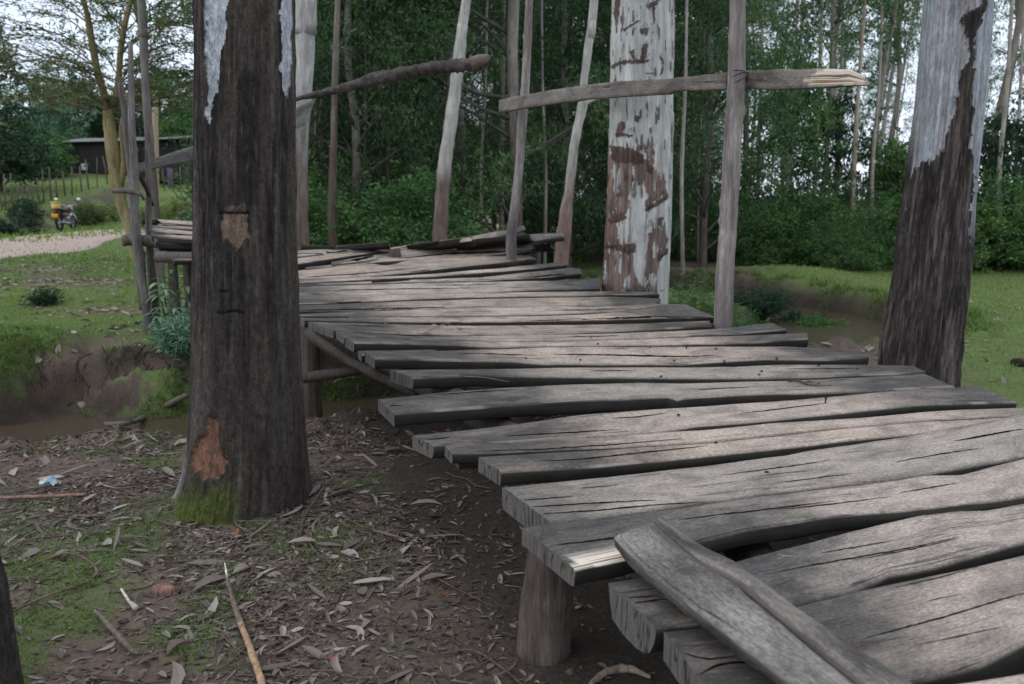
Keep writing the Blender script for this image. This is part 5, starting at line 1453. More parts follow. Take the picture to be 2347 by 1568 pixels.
# ---------------------------------------------------------------- yellow-barked acacia
def acacia():
    rng = np.random.default_rng(1200)
    Y0 = 13.0
    base = at_d(330, 612, Y0); g = hz(base[0], base[1])
    root = thing('acacia_tree', 'yellow-barked acacia with flat feathery branches beside the road, left of the poles', 'tree', (base[0], base[1], g))
    acc, lv = Acc(), Acc()
    yc = (.29, .235, .12); yd = (.23, .185, .095)
    def path(pts, dy=0.0):
        return [at_d(a, b, Y0 + dy * k) for k, (a, b, w) in enumerate(pts)], [w / 2 / FP * Y0 for a, b, w in pts]
    main = [(330,640,24),(310,580,24),(296,520,23),(279,470,24),(270,430,26),(262,380,28),(256,330,27),(250,285,24),(248,255,22)]
    P, R = path(main); bark_tube(acc, P, R, 14, yc, rng, n=50, jit=.1)
    left = [(248,258,20),(232,195,16),(217,135,15),(208,80,14),(199,30,12),(184,-20,9),(165,-80,6)]
    right = [(249,258,18),(268,215,14),(277,110,13),(290,40,12),(303,-10,10),(320,-80,6)]
    stem2 = [(277,425,12),(284,380,13),(281,330,11),(278,290,9),(290,240,7),(300,190,6)]
    segs = []
    for pts, dy in ((left, -.1), (right, .12), (stem2, -.12)):
        P, R = path(pts, dy); C = bark_tube(acc, P, R, 10, yd, rng, n=30); segs.append(C)
    # side branches with fans of fine twigs
    def feather(b, e, r):
        mid = (b + e) / 2 + np.array([0, 0, .12 * np.linalg.norm(e - b)]) + rng.normal(size=3) * .05
        C = bark_tube(acc, [b, mid, e], [r, r * .6, r * .25], 5, (.17, .145, .085), rng, n=14)
        L = np.linalg.norm(e - b)
        for k in range(int(9 + L * 7)):
            i = rng.integers(3, 14); s = C[i]
            d = (e - b) / L + rng.normal(size=3) * [.75, .75, .28]; d[2] += .05; d /= np.linalg.norm(d)
            tl = (.35 + .55 * rng.random()) * min(1, L)
            T2 = bark_tube(acc, [s, s + d * tl * .5 + [0, 0, .03], s + d * tl + [0, 0, -.03]], [.006, .004, .002], 3, (.14, .12, .07), rng, n=6)
            m = 15 if e[0] < -6.6 else 30
            ii = rng.integers(1, len(T2), m); Pp = T2[ii] + rng.normal(size=(m, 3)) * [.03, .03, .012]
            dd = leaf_dirs(m, rng, 0.0) * [1, 1, .4]
            V, Q = leaf_quads(Pp, dd, .055, .020, rng); lv.add(V, Q, rnd=np.repeat(rng.random(m), 4))
    ends = [(30,70,-1),(60,130,-.5),(0,150,-1),(90,40,0),(40,190,-.6),(110,165,.2),(20,230,-.3),(80,215,.6),(140,100,.6),(150,200,.8),(130,10,.2),(60,-30,0),(170,250,.3),(100,250,1),(-40,110,0),(-60,180,.4),(20,10,.8),(180,160,-.8),(140,230,-.9)]
    for (x, y, dy) in ends:
        C = segs[0] if (y < 150 or rng.random() < .6) else segs[2]
        j = int(np.argmin(np.abs(C[:, 2] - (at_d(x, y, Y0)[2] - .35)))) ; j = min(max(j, 1), len(C) - 2)
        feather(C[j], at_d(x, y, Y0 + dy), .014)
    for (x, y, dy) in [(340,90,.3),(400,60,.5),(430,120,-.3),(370,140,0),(420,180,.4),(350,200,-.5),(440,230,0),(390,215,.6),(320,150,.2),(460,60,0),(380,20,-.3),(450,-20,.4),(240,40,.5),(230,120,.8),(260,10,-.6),(330,235,.2),(300,210,-.7),(470,170,.6),(500,110,-.2),(410,250,-.3)]:
        C = segs[1] if rng.random() < .7 else segs[2]
        j = int(np.argmin(np.abs(C[:, 2] - (at_d(x, y, Y0)[2] - .3)))); j = min(max(j, 1), len(C) - 2)
        feather(C[j], at_d(x, y, Y0 + dy), .013)
    acc.build('trunk', M['pole'], root)
    lv.build('crown', M['acacialeaf'], root, smooth=False)
acacia()

# ================================================================ loose board lying on the deck
lb = thing('loose_board', 'thick grey split board lying diagonally across the near plank ends', 'board', at_z(1500, 1210, .62))
def board_piece(name, left, right, z0, z1, th, seed, lift=(0, 0)):
    """outline seen from above: left edge and right edge polylines, start -> end; z from z0 to z1"""
    n = 90
    Lp, Rp = np.array(left, float), np.array(right, float)
    s = np.linspace(0, 1, n)
    def res(p):
        q = np.concatenate([[0], np.cumsum(np.hypot(*np.diff(p, axis=0).T))]); q /= q[-1]
        return np.stack([np.interp(s, q, p[:, 0]), np.interp(s, q, p[:, 1])], 1)
    l, r = res(Lp), res(Rp)
    zz = z0 + (z1 - z0) * s
    A = np.stack([at_z(l[i, 0], l[i, 1], zz[i] + lift[0]) for i in range(n)]); B = np.stack([at_z(r[i, 0], r[i, 1], zz[i] + lift[1]) for i in range(n)])
    L = np.concatenate([[0], np.cumsum(np.linalg.norm(np.diff((A + B) / 2, axis=0), axis=1))])
    ac_ = B - A; w = np.linalg.norm(ac_, axis=1)[:, None]; ac_ = ac_ / w
    A = A + ac_ * ((fbm(L * 9, 1, seed, 81, 4) - .5) * .010)[:, None]; B = B + ac_ * ((fbm(L * 9, 6, seed, 82, 4) - .5) * .010)[:, None]
    rows, vv, sd = [], [], []
    wm = w.mean()
    for j, c in enumerate((0, .03, .1, .22, .36, .5, .64, .78, .9, .97, 1.0)):
        P = A + (B - A) * c; P = P.copy()
        P[:, 2] += (-.003 if j in (0, 10) else (-.002 if j in (1, 9) else 0)) + .002 * (1 - (2 * c - 1) ** 2) + (fbm(L * 3, c * 14, seed, 84, 3) - .5) * .004
        rows.append(P); vv.append(c * wm); sd.append(0.0)
    for k in (.4, 1.0):
        rows.append(B + np.array([0, 0, -th * k]) + ac_ * ((fbm(L * 9, k * 4, seed, 86, 3) - .5) * .01)[:, None]); vv.append(wm + th * k); sd.append(.4)
    for k in (1.0, .4):
        rows.append(A + np.array([0, 0, -th * k]) + ac_ * ((fbm(L * 9, k * 7, seed, 87, 3) - .5) * .01)[:, None]); vv.append(2 * wm + th * (2 - k)); sd.append(.4)
    m = len(rows); V = np.stack(rows, 1)
    UV = np.stack([np.repeat(L[:, None], m, 1), np.repeat(np.array(vv)[None], n, 0)], -1).reshape(-1, 2)
    nt = n * m; V = V.reshape(-1, 3)
    cL, cR = V[:m].mean(0), V[nt - m:].mean(0)
    VV = np.concatenate([V, V[:m], [cL], V[nt - m:], [cR]])
    R2 = lambda R, c: np.stack([(np.concatenate([R, [c]]) - c) @ ac_[0], (np.concatenate([R, [c]]) - c)[:, 2]], 1)
    uv = np.concatenate([UV, R2(V[:m], cL), R2(V[nt - m:], cR)])
    T = []
    for j in range(m):
        j2 = (j + 1) % m
        T.append((nt + m, nt + j2, nt + j)); T.append((nt + 2 * m + 1, nt + m + 1 + j, nt + m + 1 + j2))
    Q = grid_faces(n, m, True)[:, ::-1]
    k = np.concatenate([np.repeat(np.array(sd)[None], n, 0).ravel(), np.zeros(2 * m + 2)])
    wear = np.clip(.36 + 1.1 * (fbm(uv[:, 0] * 5, uv[:, 1] * 16, seed, 85, 4) - .5), 0, 1)
    return mesh(name, VV, [Q, np.array(T)], [M['rail'], M['end']], lb, uv=uv, attrs={'wear': wear, 'side': k, 'fresh': 0 * k}, mi=np.concatenate([np.zeros(len(Q)), np.ones(len(T))]))
board_piece('board', [(1408,1229),(1450,1272),(1521,1334),(1612,1408),(1708,1484),(1816,1567),(1905,1635),(2060,1752)],
            [(1494,1203),(1543,1242),(1608,1292),(1685,1332),(1732,1378),(1812,1445),(1885,1506),(1957,1562),(2050,1632),(2200,1750)], .612, .60, .026, 1, lift=(0, .004))
board_piece('split_strip', [(1499,1195),(1554,1245),(1611,1285),(1701,1330),(1752,1374),(1832,1441),(1905,1502),(1977,1558),(2058,1630),(2208,1748)],
            [(1518,1189),(1607,1247),(1685,1285),(1738,1322),(1779,1355),(1836,1396),(1918,1449),(2000,1506),(2082,1560),(2180,1630),(2330,1745)], .622, .606, .055, 2, lift=(.006, -.01))

# ================================================================ ground cover
rng = np.random.default_rng(4242)
def on_ground(x, y): return np.stack([x, y, height(x, y)], -1)

def grad_n(x, y, e=.03):
    hx = (height(x + e, y) - height(x - e, y)) / (2 * e); hy = (height(x, y + e) - height(x, y - e)) / (2 * e)
    return hx, hy

def rnd_cols(n, rng): return rng.random(n) ** 1.15

def litter_leaves(x, y, Ln, Wd, seed, lift=.006):
    """curled lance-shaped dead leaves: 5 stations x 3 across"""
    rng = np.random.default_rng(seed); n = len(x)
    P = on_ground(x, y); hx, hy = grad_n(x, y)
    a = rng.random(n) * 2 * np.pi
    nr = np.stack([-hx, -hy, np.ones(n)], 1) + rng.normal(size=(n, 3)) * .20; nr /= np.linalg.norm(nr, axis=1)[:, None]
    d = np.stack([np.cos(a), np.sin(a), 0 * a], 1); d -= nr * (d * nr).sum(1)[:, None]; d /= np.linalg.norm(d, axis=1)[:, None]
    s = np.cross(nr, d)
    L = Ln * (.5 + .9 * rng.random(n)); W = Wd * (.6 + .9 * rng.random(n))
    bend = rng.normal(size=n) * .30; curl = np.abs(rng.normal(size=n)) * .38; sick = rng.normal(size=n) * .35
    out = []
    for u, wf in ((-.5, .06), (-.28, .78), (0, 1.0), (.27, .7), (.5, .04)):
        for c in (-1, 0, 1):
            q = P + d * (u * L)[:, None] + s * (c * wf * W * .5 + sick * L * (u * u - .1))[:, None] + nr * (lift + bend * L * (.25 - u * u) * .5 + curl * W * abs(c) * wf * .6 + np.abs(bend) * L * .06)[:, None]
            out.append(q)
    V = np.stack(out, 1).reshape(-1, 3)
    g = grid_faces(5, 3)
    Q = (g[None] + (np.arange(n) * 15)[:, None, None]).reshape(-1, 4)
    return V, Q

def scatter(n, fn, x0, x1, y0, y1, rng):
    X, Y = [], []
    while sum(map(len, X)) < n:
        x = rng.uniform(x0, x1, n * 2); y = rng.uniform(y0, y1, n * 2)
        k = rng.random(n * 2) < fn(x, y); X.append(x[k]); Y.append(y[k])
    return np.concatenate(X)[:n], np.concatenate(Y)[:n]

def dens_litter(x, y):
    g, w, r, d, side, lit = gmasks(x, y)
    f = sstep(.36, .60, fbm(x * 2.0, y * 2.0, 0, 91, 4))
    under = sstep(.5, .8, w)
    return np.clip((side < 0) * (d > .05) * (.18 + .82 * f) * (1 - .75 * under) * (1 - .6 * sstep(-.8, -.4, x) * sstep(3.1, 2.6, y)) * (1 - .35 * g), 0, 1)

acc = Acc()
x, y = scatter(3300, dens_litter, -3.6, 1.6, 1.05, 5.6, rng)
V, Q = litter_leaves(x, y, .066, .016, 1, .004); acc.add(V, Q, rnd=np.repeat(rnd_cols(len(x), rng), 15))
x, y = scatter(160, dens_litter, -3.6, 1.2, 1.05, 5.2, rng)
V, Q = litter_leaves(x, y, .125, .030, 2, .010); acc.add(V, Q, rnd=np.repeat(.25 + .73 * rng.random(len(x)), 15))
x, y = scatter(30000, dens_litter, -3.8, 2.4, 1.05, 5.6, rng)
V, Q = litter_leaves(x, y, .030, .010, 3, .003); acc.add(V, Q, rnd=np.repeat(rnd_cols(len(x), rng) * .72, 15))
x, y = scatter(150, dens_litter, -3.4, 1.2, 1.1, 4.8, rng)
V, Q = litter_leaves(x, y, .16, .016, 7, .012); acc.add(V, Q, rnd=np.repeat(.25 + .6 * rng.random(len(x)), 15))
# scattered pale leaves and chips on the far bank
def dens_far(x, y):
    g, w, r, d, side, lit = gmasks(x, y)
    return np.clip((side > 0) * (d > .2) * (.10 + 1.0 * lit + .25 * sstep(.5, .65, fbm(x * .8, y * .8, 0, 92, 3))), 0, 1)
x, y = scatter(2600, dens_far, -9.5, -1.2, 6.2, 16, rng)
V, Q = litter_leaves(x, y, .10, .034, 4, .012); acc.add(V, Q, rnd=np.repeat(.45 + .5 * rng.random(len(x)), 15))
x, y = scatter(500, lambda x, y: (gmasks(x, y)[3] > .2) * .8, 2.6, 7.5, 4.0, 11, rng)
V, Q = litter_leaves(x, y, .08, .03, 5, .012); acc.add(V, Q, rnd=np.repeat(.4 + .5 * rng.random(len(x)), 15))
o = acc.build('leaf_litter', M['litter'], smooth=False)
tag(o, 'fallen gum leaves scattered over the trampled earth and banks', 'leaf litter', kind='stuff')

# twigs too many to count
acc = Acc()
x, y = scatter(750, dens_litter, -3.4, 1.6, 1.1, 5.2, rng)
for i in range(len(x)):
    a = rng.random() * 6.28; L = .05 + .32 * rng.random() ** 2
    t_ = np.linspace(-.5, .5, 5); bx = x[i] + np.cos(a) * t_ * L + rng.normal(size=5) * .012 * L * 3; by = y[i] + np.sin(a) * t_ * L + rng.normal(size=5) * .012 * L * 3
    P = on_ground(bx, by) + [0, 0, .006 + .01 * rng.random()]
    V, Q, T = tube(P, np.linspace(.0028, .0014, 5) * (.7 + .8 * rng.random()), 5, .2, i)
    acc.add(V, Q, T, col=colattr(V, np.array((.11, .08, .062)) * (.6 + 1.1 * rng.random()), .2, 30))
o = acc.build('twig_litter', M['pole']); tag(o, 'small fallen twigs among the leaves', 'twigs', kind='stuff')

# small clods
acc = Acc()
x, y = scatter(2600, lambda x, y: (gmasks(x, y)[4] < 0) * (gmasks(x, y)[3] > -.1) * 1.0, -3.5, 2.8, 1.05, 5.4, rng)
P = on_ground(x, y); r = .004 + .016 * rng.random(len(x)) ** 3
ico = np.array([[1, 0, 0], [-1, 0, 0], [0, 1, 0], [0, -1, 0], [0, 0, 1], [0, 0, -1]], float)
ti = np.array([[0, 2, 4], [2, 1, 4], [1, 3, 4], [3, 0, 4], [2, 0, 5], [1, 2, 5], [3, 1, 5], [0, 3, 5]])
V = (P[:, None] + ico[None] * r[:, None, None] * (0.6 + .8 * rng.random((len(x), 6, 1)))).reshape(-1, 3)
acc.add(V, T=(ti[None] + (np.arange(len(x)) * 6)[:, None, None]).reshape(-1, 3), col=np.repeat(np.array([.11, .08, .064])[None] * (.5 + .9 * rng.random((len(x), 1))), 6, 0))
o = acc.build('soil_crumbs', M['pole']); tag(o, 'crumbs of trodden soil', 'soil', kind='stuff')

# grass blades
def blades(x, y, hgt, w, seed, lean=.5):
    rng = np.random.default_rng(seed); n = len(x)
    P = on_ground(x, y) - [0, 0, .004]
    a = rng.random(n) * 2 * np.pi; L = hgt * (.4 + .9 * rng.random(n)); le = lean * (.2 + rng.random(n))
    d = np.stack([np.cos(a) * le, np.sin(a) * le, np.ones(n)], 1); d /= np.linalg.norm(d, axis=1)[:, None]
    s = np.stack([-np.sin(a + rng.normal(size=n) * .8), np.cos(a), 0 * a], 1)
    W = (w * (.6 + .8 * rng.random(n)))[:, None]
    h = np.stack([np.cos(a), np.sin(a), 0 * a], 1)
    m = P + d * (L * .55)[:, None]; tp = P + d * (L * .95)[:, None] + h * (L * .35 * le)[:, None] - [0, 0, 0] 
    V = np.stack([P - s * W * .5, P + s * W * .5, m + s * W * .42, m - s * W * .42, tp], 1).reshape(-1, 3)
    b = np.arange(n)[:, None] * 5
    return V, b + np.array([[0, 1, 2, 3]]), b + np.array([[3, 2, 4]])

acc = Acc()
def gdens(lo=.25):
    def f(x, y):
        g, w, r, d, side, lit = gmasks(x, y)
        return np.clip(g - lo, 0, 1) * (d > .05) * (.35 + .65 * sstep(.42, .58, fbm(x * 7, y * 7, 0, 93, 3)))
    return f
def addg(n, box_, h, w, seed, lean=.7, lo=.25, hi=1.0):
    x, y = scatter(n, gdens(lo), *box_, rng)
    V, Q, T = blades(x, y, h, w, seed, lean)
    pat = fbm(x * 1.5, y * 1.5, 0, 94, 3)
    acc.add(V, Q, T, rnd=np.repeat(np.clip((.15 + .5 * rng.random(len(x)) + .5 * pat) * hi, 0, 1), 5))
addg(24000, (-3.4, .9, 1.1, 4.9), .030, .0026, 11, 1.3, .06, .6)
addg(16000, (-6.5, -1.3, 5.9, 9.5), .055, .0045, 12, .9)
addg(20000, (-9.8, -2.0, 9, 16), .055, .008, 13)
addg(9000, (-16, -3, 14, 30), .07, .02, 14)
addg(16000, (2.7, 7.5, 3.2, 10.5), .040, .006, 15, .8)
addg(16000, (3.5, 13, 9, 20), .05, .013, 16)
addg(9000, (-30, -13, 22, 48), .16, .045, 17)
o = acc.build('grass', M['grass'], smooth=False); tag(o, 'short cropped grass on the banks and between the leaves', 'grass', kind='stuff')

# mossy hanging turf along the banks
acc = Acc()
def bankd(x, y):
    d, side = stream_dist(x, y)
    return np.clip((side > 0) * sstep(-.05, .15, d) * sstep(1.2, .6, d) * np.where(x < -3.8, 1, (d < .62) * (fbm(x * 3, y * 3, 0, 95, 3) > .43)), 0, 1) * (np.hypot((x + 3.56) / .22, (y - 6.5) / .9) > 1)
x, y = scatter(24000, bankd, -6.5, -1.0, 5.4, 8.2, rng)
V, Q, T = blades(x, y, .07, .006, 21, 1.5); acc.add(V, Q, T, rnd=np.repeat(.05 + .5 * rng.random(len(x)), 5))
def bankr(x, y):
    d, side = stream_dist(x, y)
    return np.clip(sstep(-.05, .1, d) * sstep(.7, .4, d) * (fbm(x * 2, y * 2, 0, 96, 3) > .5), 0, 1)
x, y = scatter(6000, bankr, 2.0, 6.5, 7.5, 15, rng)
V, Q, T = blades(x, y, .13, .010, 22, 1.2); acc.add(V, Q, T, rnd=np.repeat(.0 + .45 * rng.random(len(x)), 5))
o = acc.build('bank_herbs', M['grass'], smooth=False); tag(o, 'rough grass and herbs hanging over the stream banks', 'bank herbs', kind='stuff')

# fine roots hanging out of the washed bank
acc = Acc(); rr_ = np.random.default_rng(71)
def scarpd(x, y):
    g, w, r, d, side, lit = gmasks(x, y)
    return np.clip((side > 0) * (d > .45) * (d < .66), 0, 1) * 1.0
x, y = scatter(150, scarpd, -4.6, -1.6, 5.6, 7.6, rr_)
for i in range(len(x)):
    z0_ = float(height(np.array([x[i]]), np.array([y[i]]))[0]) + .03; L = .06 + .22 * rr_.random()
    P = [[x[i], y[i] + .03, z0_], [x[i] + rr_.normal() * .03, y[i] - .05, z0_ - L * .4], [x[i] + rr_.normal() * .08, y[i] - .10 - .1 * rr_.random(), z0_ - L]]
    V, Q, T = tube(spline(P, 8), np.linspace(.006, .002, 8), 5, .3, i)
    acc.add(V, Q, T, col=np.tile(np.array([.07, .052, .042]) * (.6 + rr_.random()), (len(V), 1)))
tag(acc.build('bank_roots', M['pole']), 'fine roots hanging from the washed-out bank', 'roots', kind='stuff')

# ================================================================ single things on the ground
def stick(name, label, pts, z_off, R, col, cat='stick', seed=1, seg=10, n=26, jit=.25, cols=None):
    """pts: photo points on the ground"""
    P = []
    for (a, b), zo in zip(pts, z_off):
        q = at_z(a, b, 0.0)
        for _ in range(4): q = at_z(a, b, hz(q[0], q[1]) + zo)
        P.append(q)
    C = spline(P, n); rr = np.interp(np.linspace(0, 1, n), np.linspace(0, 1, len(R)), R)
    V, Q, T = tube(C, rr, seg, jit, seed)
    base = P[0]
    root = mesh(name, V, [Q, T], M['pole'], attrs={'col': colattr(V, col, .3, 20, seed) if cols is None else cols(V)}, base=base)
    return tag(root, label, cat)
r1 = .0085
def two_tone(V):
    px, py = project(V)
    t = sstep(1410, 1440, py + 12 * (fbm(V[:, 0] * 60, V[:, 1] * 60, V[:, 2] * 60, 3) - .5))[:, None]
    tp = sstep(1330, 1310, py)[:, None]
    c = np.array([.16, .115, .095]) * (1 - t) + np.array([.43, .27, .165]) * t
    return np.clip((c * (1 - tp) + np.array([.6, .56, .48]) * tp) * (.7 + .6 * fbm(V[:, 0] * 80, V[:, 1] * 80, V[:, 2] * 80, 9, 3))[:, None], 0, 1)
stick('dry_stick', 'long orange-brown peeled stick standing out of the litter below the dark trunk', [(515,1290),(523,1335),(540,1395),(560,1450),(585,1520),(600,1568),(622,1650)], [.035,.03,.022,.02,.018,.016,.015], [.002, .0065, .009, .010, .0105, .011, .010], None, seed=3, cols=two_tone, n=40)
stick('bent_twig', 'long brown twig bent into a hook at the lower left, beside the corner trunk', [(28,1402),(110,1365),(190,1338),(222,1310),(195,1280),(150,1268),(100,1285),(25,1310)], [.02]*8, [.004,.0045,.0045,.005,.005,.0045,.004,.003], (.15, .10, .075), 'twig', 4, n=50)
stick('fallen_stick', 'straight reddish stick lying at the left edge, level with the trunk foot', [(-20,1141),(90,1138),(198,1133)], [.02]*3, [.008,.008,.006], (.27, .165, .12), seed=5)
stick('fallen_stick', 'short grey forked stick in the leaves left of the long peeled stick', [(218,1400),(262,1447),(300,1488),(318,1498)], [.02]*4, [.006,.009,.009,.005], (.15, .115, .09), seed=6)
stick('peeled_twig', 'short pale peeled twig lying near the reddish stone', [(278,1350),(296,1378),(312,1395)], [.012]*3, [.004,.005,.010], (.48, .44, .36), 'twig', 7, n=12)
stick('fallen_stick', 'dark stick leaning on the right foot of the big dark trunk', [(742,1118),(720,1150),(700,1180),(688,1225)], [.12,.06,.02,.01], [.004,.007,.009,.006], (.09, .07, .055), seed=8)
stick('thin_twig', 'long thin grey twig lying across the litter below the dark trunk', [(262,1268),(360,1275),(480,1270),(640,1268)], [.012]*4, [.002,.003,.003,.002], (.12, .095, .075), 'twig', 9, n=30)
stick('thin_twig', 'curved dark twig on bare earth left of the round post', [(930,1480),(1000,1500),(1080,1490),(1150,1530),(1220,1590)], [.014]*5, [.003,.003,.0035,.004,.004], (.10, .075, .06), 'twig', 10, n=30)
stick('thin_twig', 'brown twig on the trodden soil between peeled stick and post', [(905,1330),(960,1290),(1010,1330),(1130,1390)], [.012]*4, [.002,.003,.003,.002], (.13, .10, .08), 'twig', 11, n=30)
stick('bark_strip', 'curved tan strip of bark in the dark under the near planks', [(1352,1568),(1392,1540),(1440,1532),(1490,1552)], [.012]*4, [.006,.012,.012,.005], (.26, .20, .15), 'bark strip', 12, n=24)
stick('fallen_branch', 'grey branch lying on the washed-out notch in the far bank', [(160,895),(200,912),(236,928)], [.03]*3, [.018,.02,.018], (.24, .20, .165), 'branch', 13)
stick('fallen_branch', 'curved dark branch at the water edge below the far bank', [(165,965),(215,972),(290,970),(340,952),(390,925),(430,905)], [.03,.03,.04,.06,.10,.14], [.012,.016,.018,.022,.024,.02], (.13, .11, .09), 'branch', 14, n=34)
# twig and leaf debris on the planks
def on_plank_stick(name, label, pts, R, col, cat='twig', seed=1):
    P = [on_deck(np.array(a, float), np.array(b, float)) + [0, 0, .006] for a, b in pts]
    C = spline(P, 24); rr = np.interp(np.linspace(0, 1, 24), np.linspace(0, 1, len(R)), R)
    V, Q, T = tube(C, rr, 7, .25, seed)
    tag(mesh(name, V, [Q, T], M['pole'], attrs={'col': colattr(V, col, .3, 20, seed)}, base=P[0]), label, cat)
on_plank_stick('thin_twig', 'thin pale twig lying on the planks right of the dark trunk', [(972,766),(1000,752),(1034,741),(1080,743)], [.003,.003,.0025,.002], (.20, .17, .15), seed=21)
on_plank_stick('thin_twig', 'dry brown twig resting on the middle planks left of the charred trunk', [(1805,878),(1830,876),(1860,886),(1905,887)], [.002,.005,.004,.002], (.10, .08, .065), seed=22)
on_plank_stick('thin_twig', 'thin reddish twig on the near plank right of the loose board', [(1935,1458),(1965,1490),(1995,1525),(2020,1556)], [.0012,.0016,.0016,.001], (.16, .08, .06), seed=23)
on_plank_stick('thin_twig', 'fine straw twig hanging off a plank face in the middle', [(1065,866),(1110,868),(1165,878)], [.0015,.0018,.001], (.24, .19, .15), seed=24)
# leaves dropped on the planks
acc = Acc(); lr = np.random.default_rng(31)
dpts = [(1010,738),(1020,744),(1033,750),(1000,748),(985,741),(1045,756),(1410,898),(880,745),(1840,880),(1880,884),(1500,763),(905,765),(1050,748),(960,752),(1525,668),(1350,777)]
P = np.array([on_deck(np.array(a, float), np.array(b, float)) for a, b in dpts]) + [0, 0, .008]
d = leaf_dirs(len(P), lr, 0) * [1, 1, .15]; V, Q = leaf_quads(P, d, .045, .016, lr, .5); acc.add(V, Q, rnd=np.repeat(.3 + .6 * lr.random(len(P)), 4))
tag(acc.build('leaf_scraps', M['litter'], smooth=False), 'dry leaf scraps caught on the planks', 'leaf scraps', kind='stuff')
for i, (a, b, lab) in enumerate(((1840, 1184, 'yellow-green leaf sprig on the plank above the loose board'), (1790, 1276, 'narrow yellowish leaf on the plank at the right of the loose board'))):
    P0 = on_deck(np.array(a, float), np.array(b, float)) + [0, 0, .006]
    lr = np.random.default_rng(40 + i); k = 4 if i == 0 else 1
    base = np.repeat([P0], k, 0) + np.stack([np.linspace(-.012, .012, k), np.zeros(k), np.zeros(k)], 1)
    dd = np.stack([np.where(np.arange(k) % 2, -1, 1) * np.ones(k), .3 * lr.normal(size=k), np.full(k, .06)], 1)
    V, Q = leaf_quads(base, dd / np.linalg.norm(dd, axis=1)[:, None], .034, .006, lr)
    tag(mesh('green_leaf', V, [Q], M['grass'], attrs={'rnd': np.full(len(V), .95)}, base=P0, smooth=False), lab, 'leaf')

# reddish stone, rubble, wrapper
def stone(name, label, px, py, size, col, seed, cat='stone', sink=.3, zo=0):
    q = at_z(px, py, 0.0)
    for _ in range(4): q = at_z(px, py, hz(q[0], q[1]) + zo)
    u = np.linspace(0, np.pi, 14)[:, None]; v = np.linspace(0, 2 * np.pi, 20, endpoint=False)[None]
    N = np.stack([np.sin(u) * np.cos(v), np.sin(u) * np.sin(v), np.cos(u) * np.ones_like(v)], -1)
    r = 1 + .5 * (fbm(N[..., 0] * 1.4 + seed, N[..., 1] * 1.4, N[..., 2] * 1.4, seed, 3) - .5)
    N = np.sign(N) * np.abs(N) ** .8
    V = (N * r[..., None] * np.array(size) / 2).reshape(-1, 3) + q + [0, 0, size[2] * (.5 - sink)]
    return tag(mesh(name, V, [grid_faces(14, 20, True)], M['pole'], attrs={'col': colattr(V, col, .2, 30, seed)}, base=q), label, cat)
stone('stone', 'flat reddish-brown stone in the litter left of the long peeled stick', 374, 1358, (.085, .05, .04), (.23, .13, .098), 3, zo=.0)
stone('stone', 'pale flat stone on the mud at the foot of the far bank', 215, 940, (.13, .10, .05), (.40, .35, .32), 4)
stone('stone', 'brown flat stone beside the pale one at the foot of the far bank', 186, 935, (.16, .10, .05), (.26, .19, .15), 5)
stone('stone', 'small orange stone at the water edge under the far bank', 168, 967, (.08, .05, .035), (.36, .22, .15), 6)
stone('stone', 'pale stone on the grass of the far bank by the bare strip', 170, 765, (.0651, .05, .035), (.42, .38, .35), 7)
stone('tree_stump', 'small dark rotten stump on the lawn at the right edge', 2335, 838, (.12, .1, .08), (.035, .028, .024), 8, cat='stump', sink=.2)
q = at_z(113, 1113, 0.0)
for _ in range(4): q = at_z(113, 1113, hz(q[0], q[1]) + .01)
gu, gv = np.meshgrid(np.linspace(-1, 1, 16), np.linspace(-1, 1, 16), indexing='ij')
V = np.stack([gu * .042, gv * .036, .012 + .04 * (fbm(gu * 1.9 + 3, gv * 1.9, 0, 9, 3) - .35) + .012 * (1 - gu ** 2)], -1).reshape(-1, 3) + q
blue = sstep(-.1, .1, np.sin(gu * 3 + 1) + .4 * gv).ravel()[:, None]
t = NT('plastic_film', .25, .5); t.base(t.attr('col', 'Color'))
tag(mesh('plastic_wrapper', V, [grid_faces(16, 16)], t.m, attrs={'col': np.array([.45, .50, .47]) * (1 - blue) + np.array([.10, .23, .34]) * blue}, base=q), 'crumpled blue and white plastic wrapper on the litter left of the dark trunk', 'wrapper')

# ================================================================ leafy plant at the far bank pole
def leafy_plant(name, label, stems, Y0, seed, mat='silverleaf', cat='plant', Ln=.15, Wd=.032, per=16):
    rng = np.random.default_rng(seed)
    b = at_d(stems[0][0][0], stems[0][0][1], Y0); g = hz(b[0], b[1])
    root = thing(name, label, cat, (b[0], b[1], g)); acc, lv = Acc(), Acc()
    for st in stems:
        P = [at_d(a, c, Y0 + dy) for a, c, dy in st]
        C = bark_tube(acc, P, [.010, .008, .004], 6, (.10, .13, .07), rng, n=16)
        tip = C[-1]
        for k in range(per):
            t_ = rng.random() ** .6; i = int(5 + t_ * 10); a = rng.random() * 6.28
            d = np.array([math.cos(a), math.sin(a), .45 - .3 * rng.random()]); d /= np.linalg.norm(d)
            s = np.cross(d, [0, 0, 1]); s /= np.linalg.norm(s); L = Ln * (.6 + .6 * rng.random()); W = Wd * (.7 + .5 * rng.random())
            rows = []
            for u, w in ((0, .15), (.25, .8), (.5, 1), (.75, .7), (1, .03)):
                q = C[min(i, 15)] + d * u * L - np.array([0, 0, .55]) * L * u * u
                rows += [q - s * W * w * .5 + [0, 0, .15 * W * w], q, q + s * W * w * .5 + [0, 0, .15 * W * w]]
            lv.add(np.array(rows), grid_faces(5, 3), rnd=np.full(15, rng.random()))
    acc.build('stem', M['smoothbark'], root); lv.build('foliage', M[mat], root)
    return root
